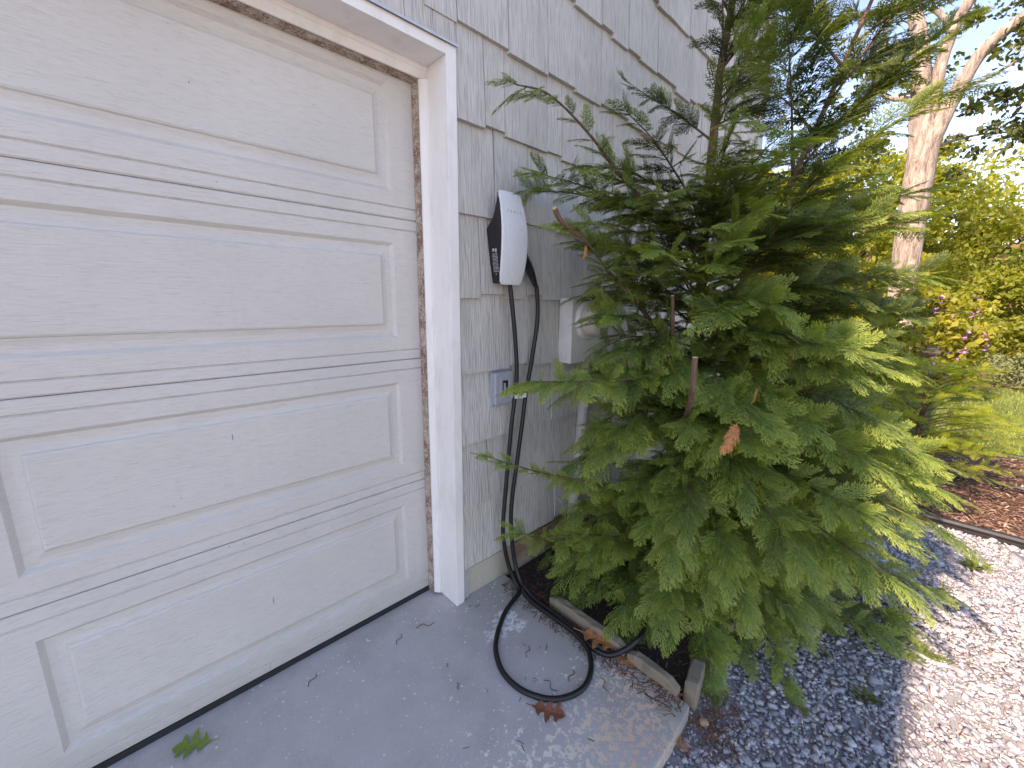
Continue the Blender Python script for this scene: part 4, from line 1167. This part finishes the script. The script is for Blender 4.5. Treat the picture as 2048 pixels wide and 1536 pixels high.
# great oak with the forked trunk
oak = empty('oak_tree', (10.0, -.74, -.06)); tag(oak, 'tall pale-barked oak with a forked trunk beyond the lawn', 'tree')
m = MB()
tp = spline([(10, -.76, -.2), (10, -.73, .7), (10, -.71, 1.4), (10, -.64, 2.8), (10, -.63, 3.5), (10, -.60, 4.2), (10, -.48, 4.75), (10, -.34, 5.75), (10.05, -.10, 6.65), (10.1, .15, 7.8), (10.2, .3, 9.5)], 8)
nt = len(tp)
rad_ = np.interp([p.z for p in tp], [-.2, .2, 1.4, 2.8, 4.2, 4.8, 5.75, 6.65, 9.5], [.36, .27, .205, .205, .21, .15, .115, .10, .05])
gj = random.Random(4)
m.tube([tuple(p) for p in tp], [float(q_) * gj.uniform(.96, 1.04) for q_ in rad_], 18)
keep_parent(m.build('trunk', OBARK, smooth=True), oak)
def oak_limb(pts_, r0, r1):
    mm = MB(); s_ = spline(pts_, 6); mm.tube([tuple(p) for p in s_], [(r0 + (r1 - r0) * i / len(s_)) * gj.uniform(.95, 1.06) for i in range(len(s_))], 12)
    o = mm.build('limb', OBARK, smooth=True); keep_parent(o, oak); return o
oak_limb([(10, -.66, 3.95), (9.97, -.80, 4.55), (9.95, -.95, 5.05), (9.95, -1.14, 5.48), (9.95, -1.50, 5.79), (9.9, -2.2, 6.3), (9.9, -2.9, 7.2)], .125, .06)
oak_limb([(10.1, -.60, 4.1), (10.15, -.62, 4.75), (10.15, -.62, 5.5), (10.2, -.72, 6.1), (10.3, -1.0, 7.0), (10.3, -1.3, 8.4)], .12, .05)
oak_limb([(10, -.42, 4.85), (9.95, -.25, 5.0), (9.9, -.05, 5.05), (9.9, .25, 5.3)], .06, .02)
oak_limb([(10.2, -.72, 6.0), (10.1, -.45, 6.35), (10, -.35, 6.4)], .05, .03)
oak_limb([(9.96, -.95, 4.95), (10.2, -1.25, 5.1), (10.5, -1.7, 5.4), (10.8, -2.4, 5.5)], .03, .01)
oak_limb([(10.1, -.75, 4.1), (10.6, -1.0, 4.3), (11.0, -1.5, 4.4), (11.2, -2.2, 4.2)], .028, .008)
g = np.random.default_rng(77)
C = []
for (x, y, z, s_, n_) in [(10.8, -2.0, 5.5, .55, 14), (11.2, -2.1, 4.25, .45, 12), (11.0, -1.35, 4.2, .35, 7), (11.2, -1.2, 5.2, .45, 7), (10.8, .35, 4.6, .5, 12), (10.5, .9, 5.0, .6, 14), (10.7, -1.6, 6.3, .5, 12), (10, 0, 9, 1.9, 60), (10.2, -2.8, 8.5, 1.5, 45), (9.8, 2.0, 7.8, 1.3, 30), (11.4, .2, 6.2, .6, 14)]:
    C += [[x, y, z] + g.normal(0, s_, 3) * [1, 1, .55] for _ in range(n_)]
C = np.array(C)
V, T, Rn = leaf_cloud(g, np.hstack([C, g.uniform(.16, .34, (len(C), 1))]), 46, .105)
co = from_np('crown', V, np.arange(len(V)).reshape(-1, 4), OAKL, attrs={'tip': T, 'rnd': Rn}); tag(co, kind='stuff'); keep_parent(co, oak)

branch_tree('maple_tree', (20, 1, -.1), [(20, 1, -.3), (20, .9, 2), (20.2, 1.1, 5)], .2, (20, 1.2, 3.7), (3.0, 3.6, 3.0), 220, 240, .16, OLIV, TBARK, 'rounded olive-yellow tree behind the forked oak', 'tree', 1, (.5, .9))
branch_tree('yellow_tree', (15.5, 4.0, -.1), [(15.5, 4, -.3), (15.5, 4.1, 1.5), (15.4, 4.0, 4)], .14, (15.5, 4.2, 3.4), (2.2, 2.4, 2.6), 120, 260, .13, YELL, TBARK, 'bright yellow-leaved tree seen past the house corner', 'tree', 2, (.4, .7))
branch_tree('pine_tree', (24, -4.6, -.1), [(24, -4.6, -.3), (24, -4.5, 2), (24, -4.4, 5)], .2, (24, -4.4, 3.4), (2.6, 3.0, 1.9), 120, 200, .17, PINE, TBARK, 'bronze-green spreading pine behind the hedge', 'tree', 3, (.5, .9), flatz=.45, limbs=10)
for i, (x, y, hz, s_) in enumerate([(13.2, -2.6, 1.15, 1.0), (14.5, -4.6, 1.3, 1.2), (14.0, -.4, 1.3, 1.1), (17, 2.6, 1.2, 1.2)]):
    branch_tree('hedge_shrub', (x, y, -.1), [(x, y, -.2), (x, y, .5), (x, y, 1.0)], .05, (x, y, hz), (1.0 * s_, 1.15 * s_, 1.15 * s_), 90, 160, .10, (OLIV, OLIV, YELL, OLIV)[i], TBARK,
                ('olive hedge shrub behind the pale low shrub', 'tall olive hedge shrub below the bronze pine', 'yellow shrub behind the oak trunk', 'olive shrub far behind, past the house corner')[i], 'shrub', 30 + i, (.25, .45))
far = [(34, -12, 5.5, 'distant olive tree standing right of the bronze pine'), (36, -6, 4.2, 'distant olive tree hidden behind the bronze pine'), (33, 0, 4.5, 'distant bronze tree directly behind the rounded olive-yellow tree'),
       (38, 5, 6, 'distant yellow tree behind the gap between oak and house'), (36, 11, 6.5, 'distant olive tree behind the bright yellow-leaved tree')]
for i, (x, y, hz, lab) in enumerate(far):
    branch_tree('woodland_tree', (x, y, -.2), [(x, y, -.4), (x, y, 2), (x, y, hz)], .2, (x, y, hz * .55), (3.4, 3.8, hz * .52), 80, 130, .24, (OLIV, OLIV, PINE, YELL)[i % 4], TBARK, lab, 'tree', 60 + i, (.7, 1.2), group='distant trees behind the garden')
# rhododendron with purple flowers
rh = branch_tree('rhododendron', (7.5, -1.1, -.05), [(7.5, -1.1, -.1), (7.5, -1.1, .5), (7.5, -1.1, .9)], .035, (7.5, -1.12, .85), (.6, .72, .66), 70, 80, .085, RHOD, TBARK, 'rhododendron bush with purple flowers in front of the oak', 'shrub', 8, (.14, .24), limbs=10)
g = np.random.default_rng(9)
for i in range(26):
    u = g.normal(0, 1, 3); u[0] = -abs(u[0]); u /= np.linalg.norm(u)
    c = np.array([7.5, -1.12, .9]) + u * [.62, .74, .66]
    m = MB()
    for k in range(9):
        d = g.normal(0, 1, 3); d /= np.linalg.norm(d); s_ = np.cross(d, [0, 0, 1.]); s_ /= np.linalg.norm(s_) + 1e-6
        p = c + d * .02; m.quad(tuple(p), tuple(p + d * .028 + s_ * .020), tuple(p + d * .047), tuple(p + d * .028 - s_ * .020))
    o = m.build('flower', FLOW); keep_parent(o, rh)
branch_tree('low_shrub', (9.9, -2.35, -.05), [(9.9, -2.35, -.1), (9.9, -2.35, .1), (9.9, -2.35, .3)], .02, (9.9, -2.35, .18), (.6, .68, .34), 60, 90, .05, PALE, TBARK, 'low rounded pale green shrub at the back of the lawn', 'shrub', 12, (.1, .17), limbs=4, zcut=0)
branch_tree('low_shrub', (9.6, -.6, -.05), [(9.6, -.3, -.1), (9.6, -.3, .1), (9.6, -.3, .3)], .02, (9.6, -.3, .35), (.5, .6, .5), 40, 80, .07, YELL, TBARK, 'bright yellow-green shrub at the foot of the oak', 'shrub', 13, (.12, .2), limbs=4, zcut=0)
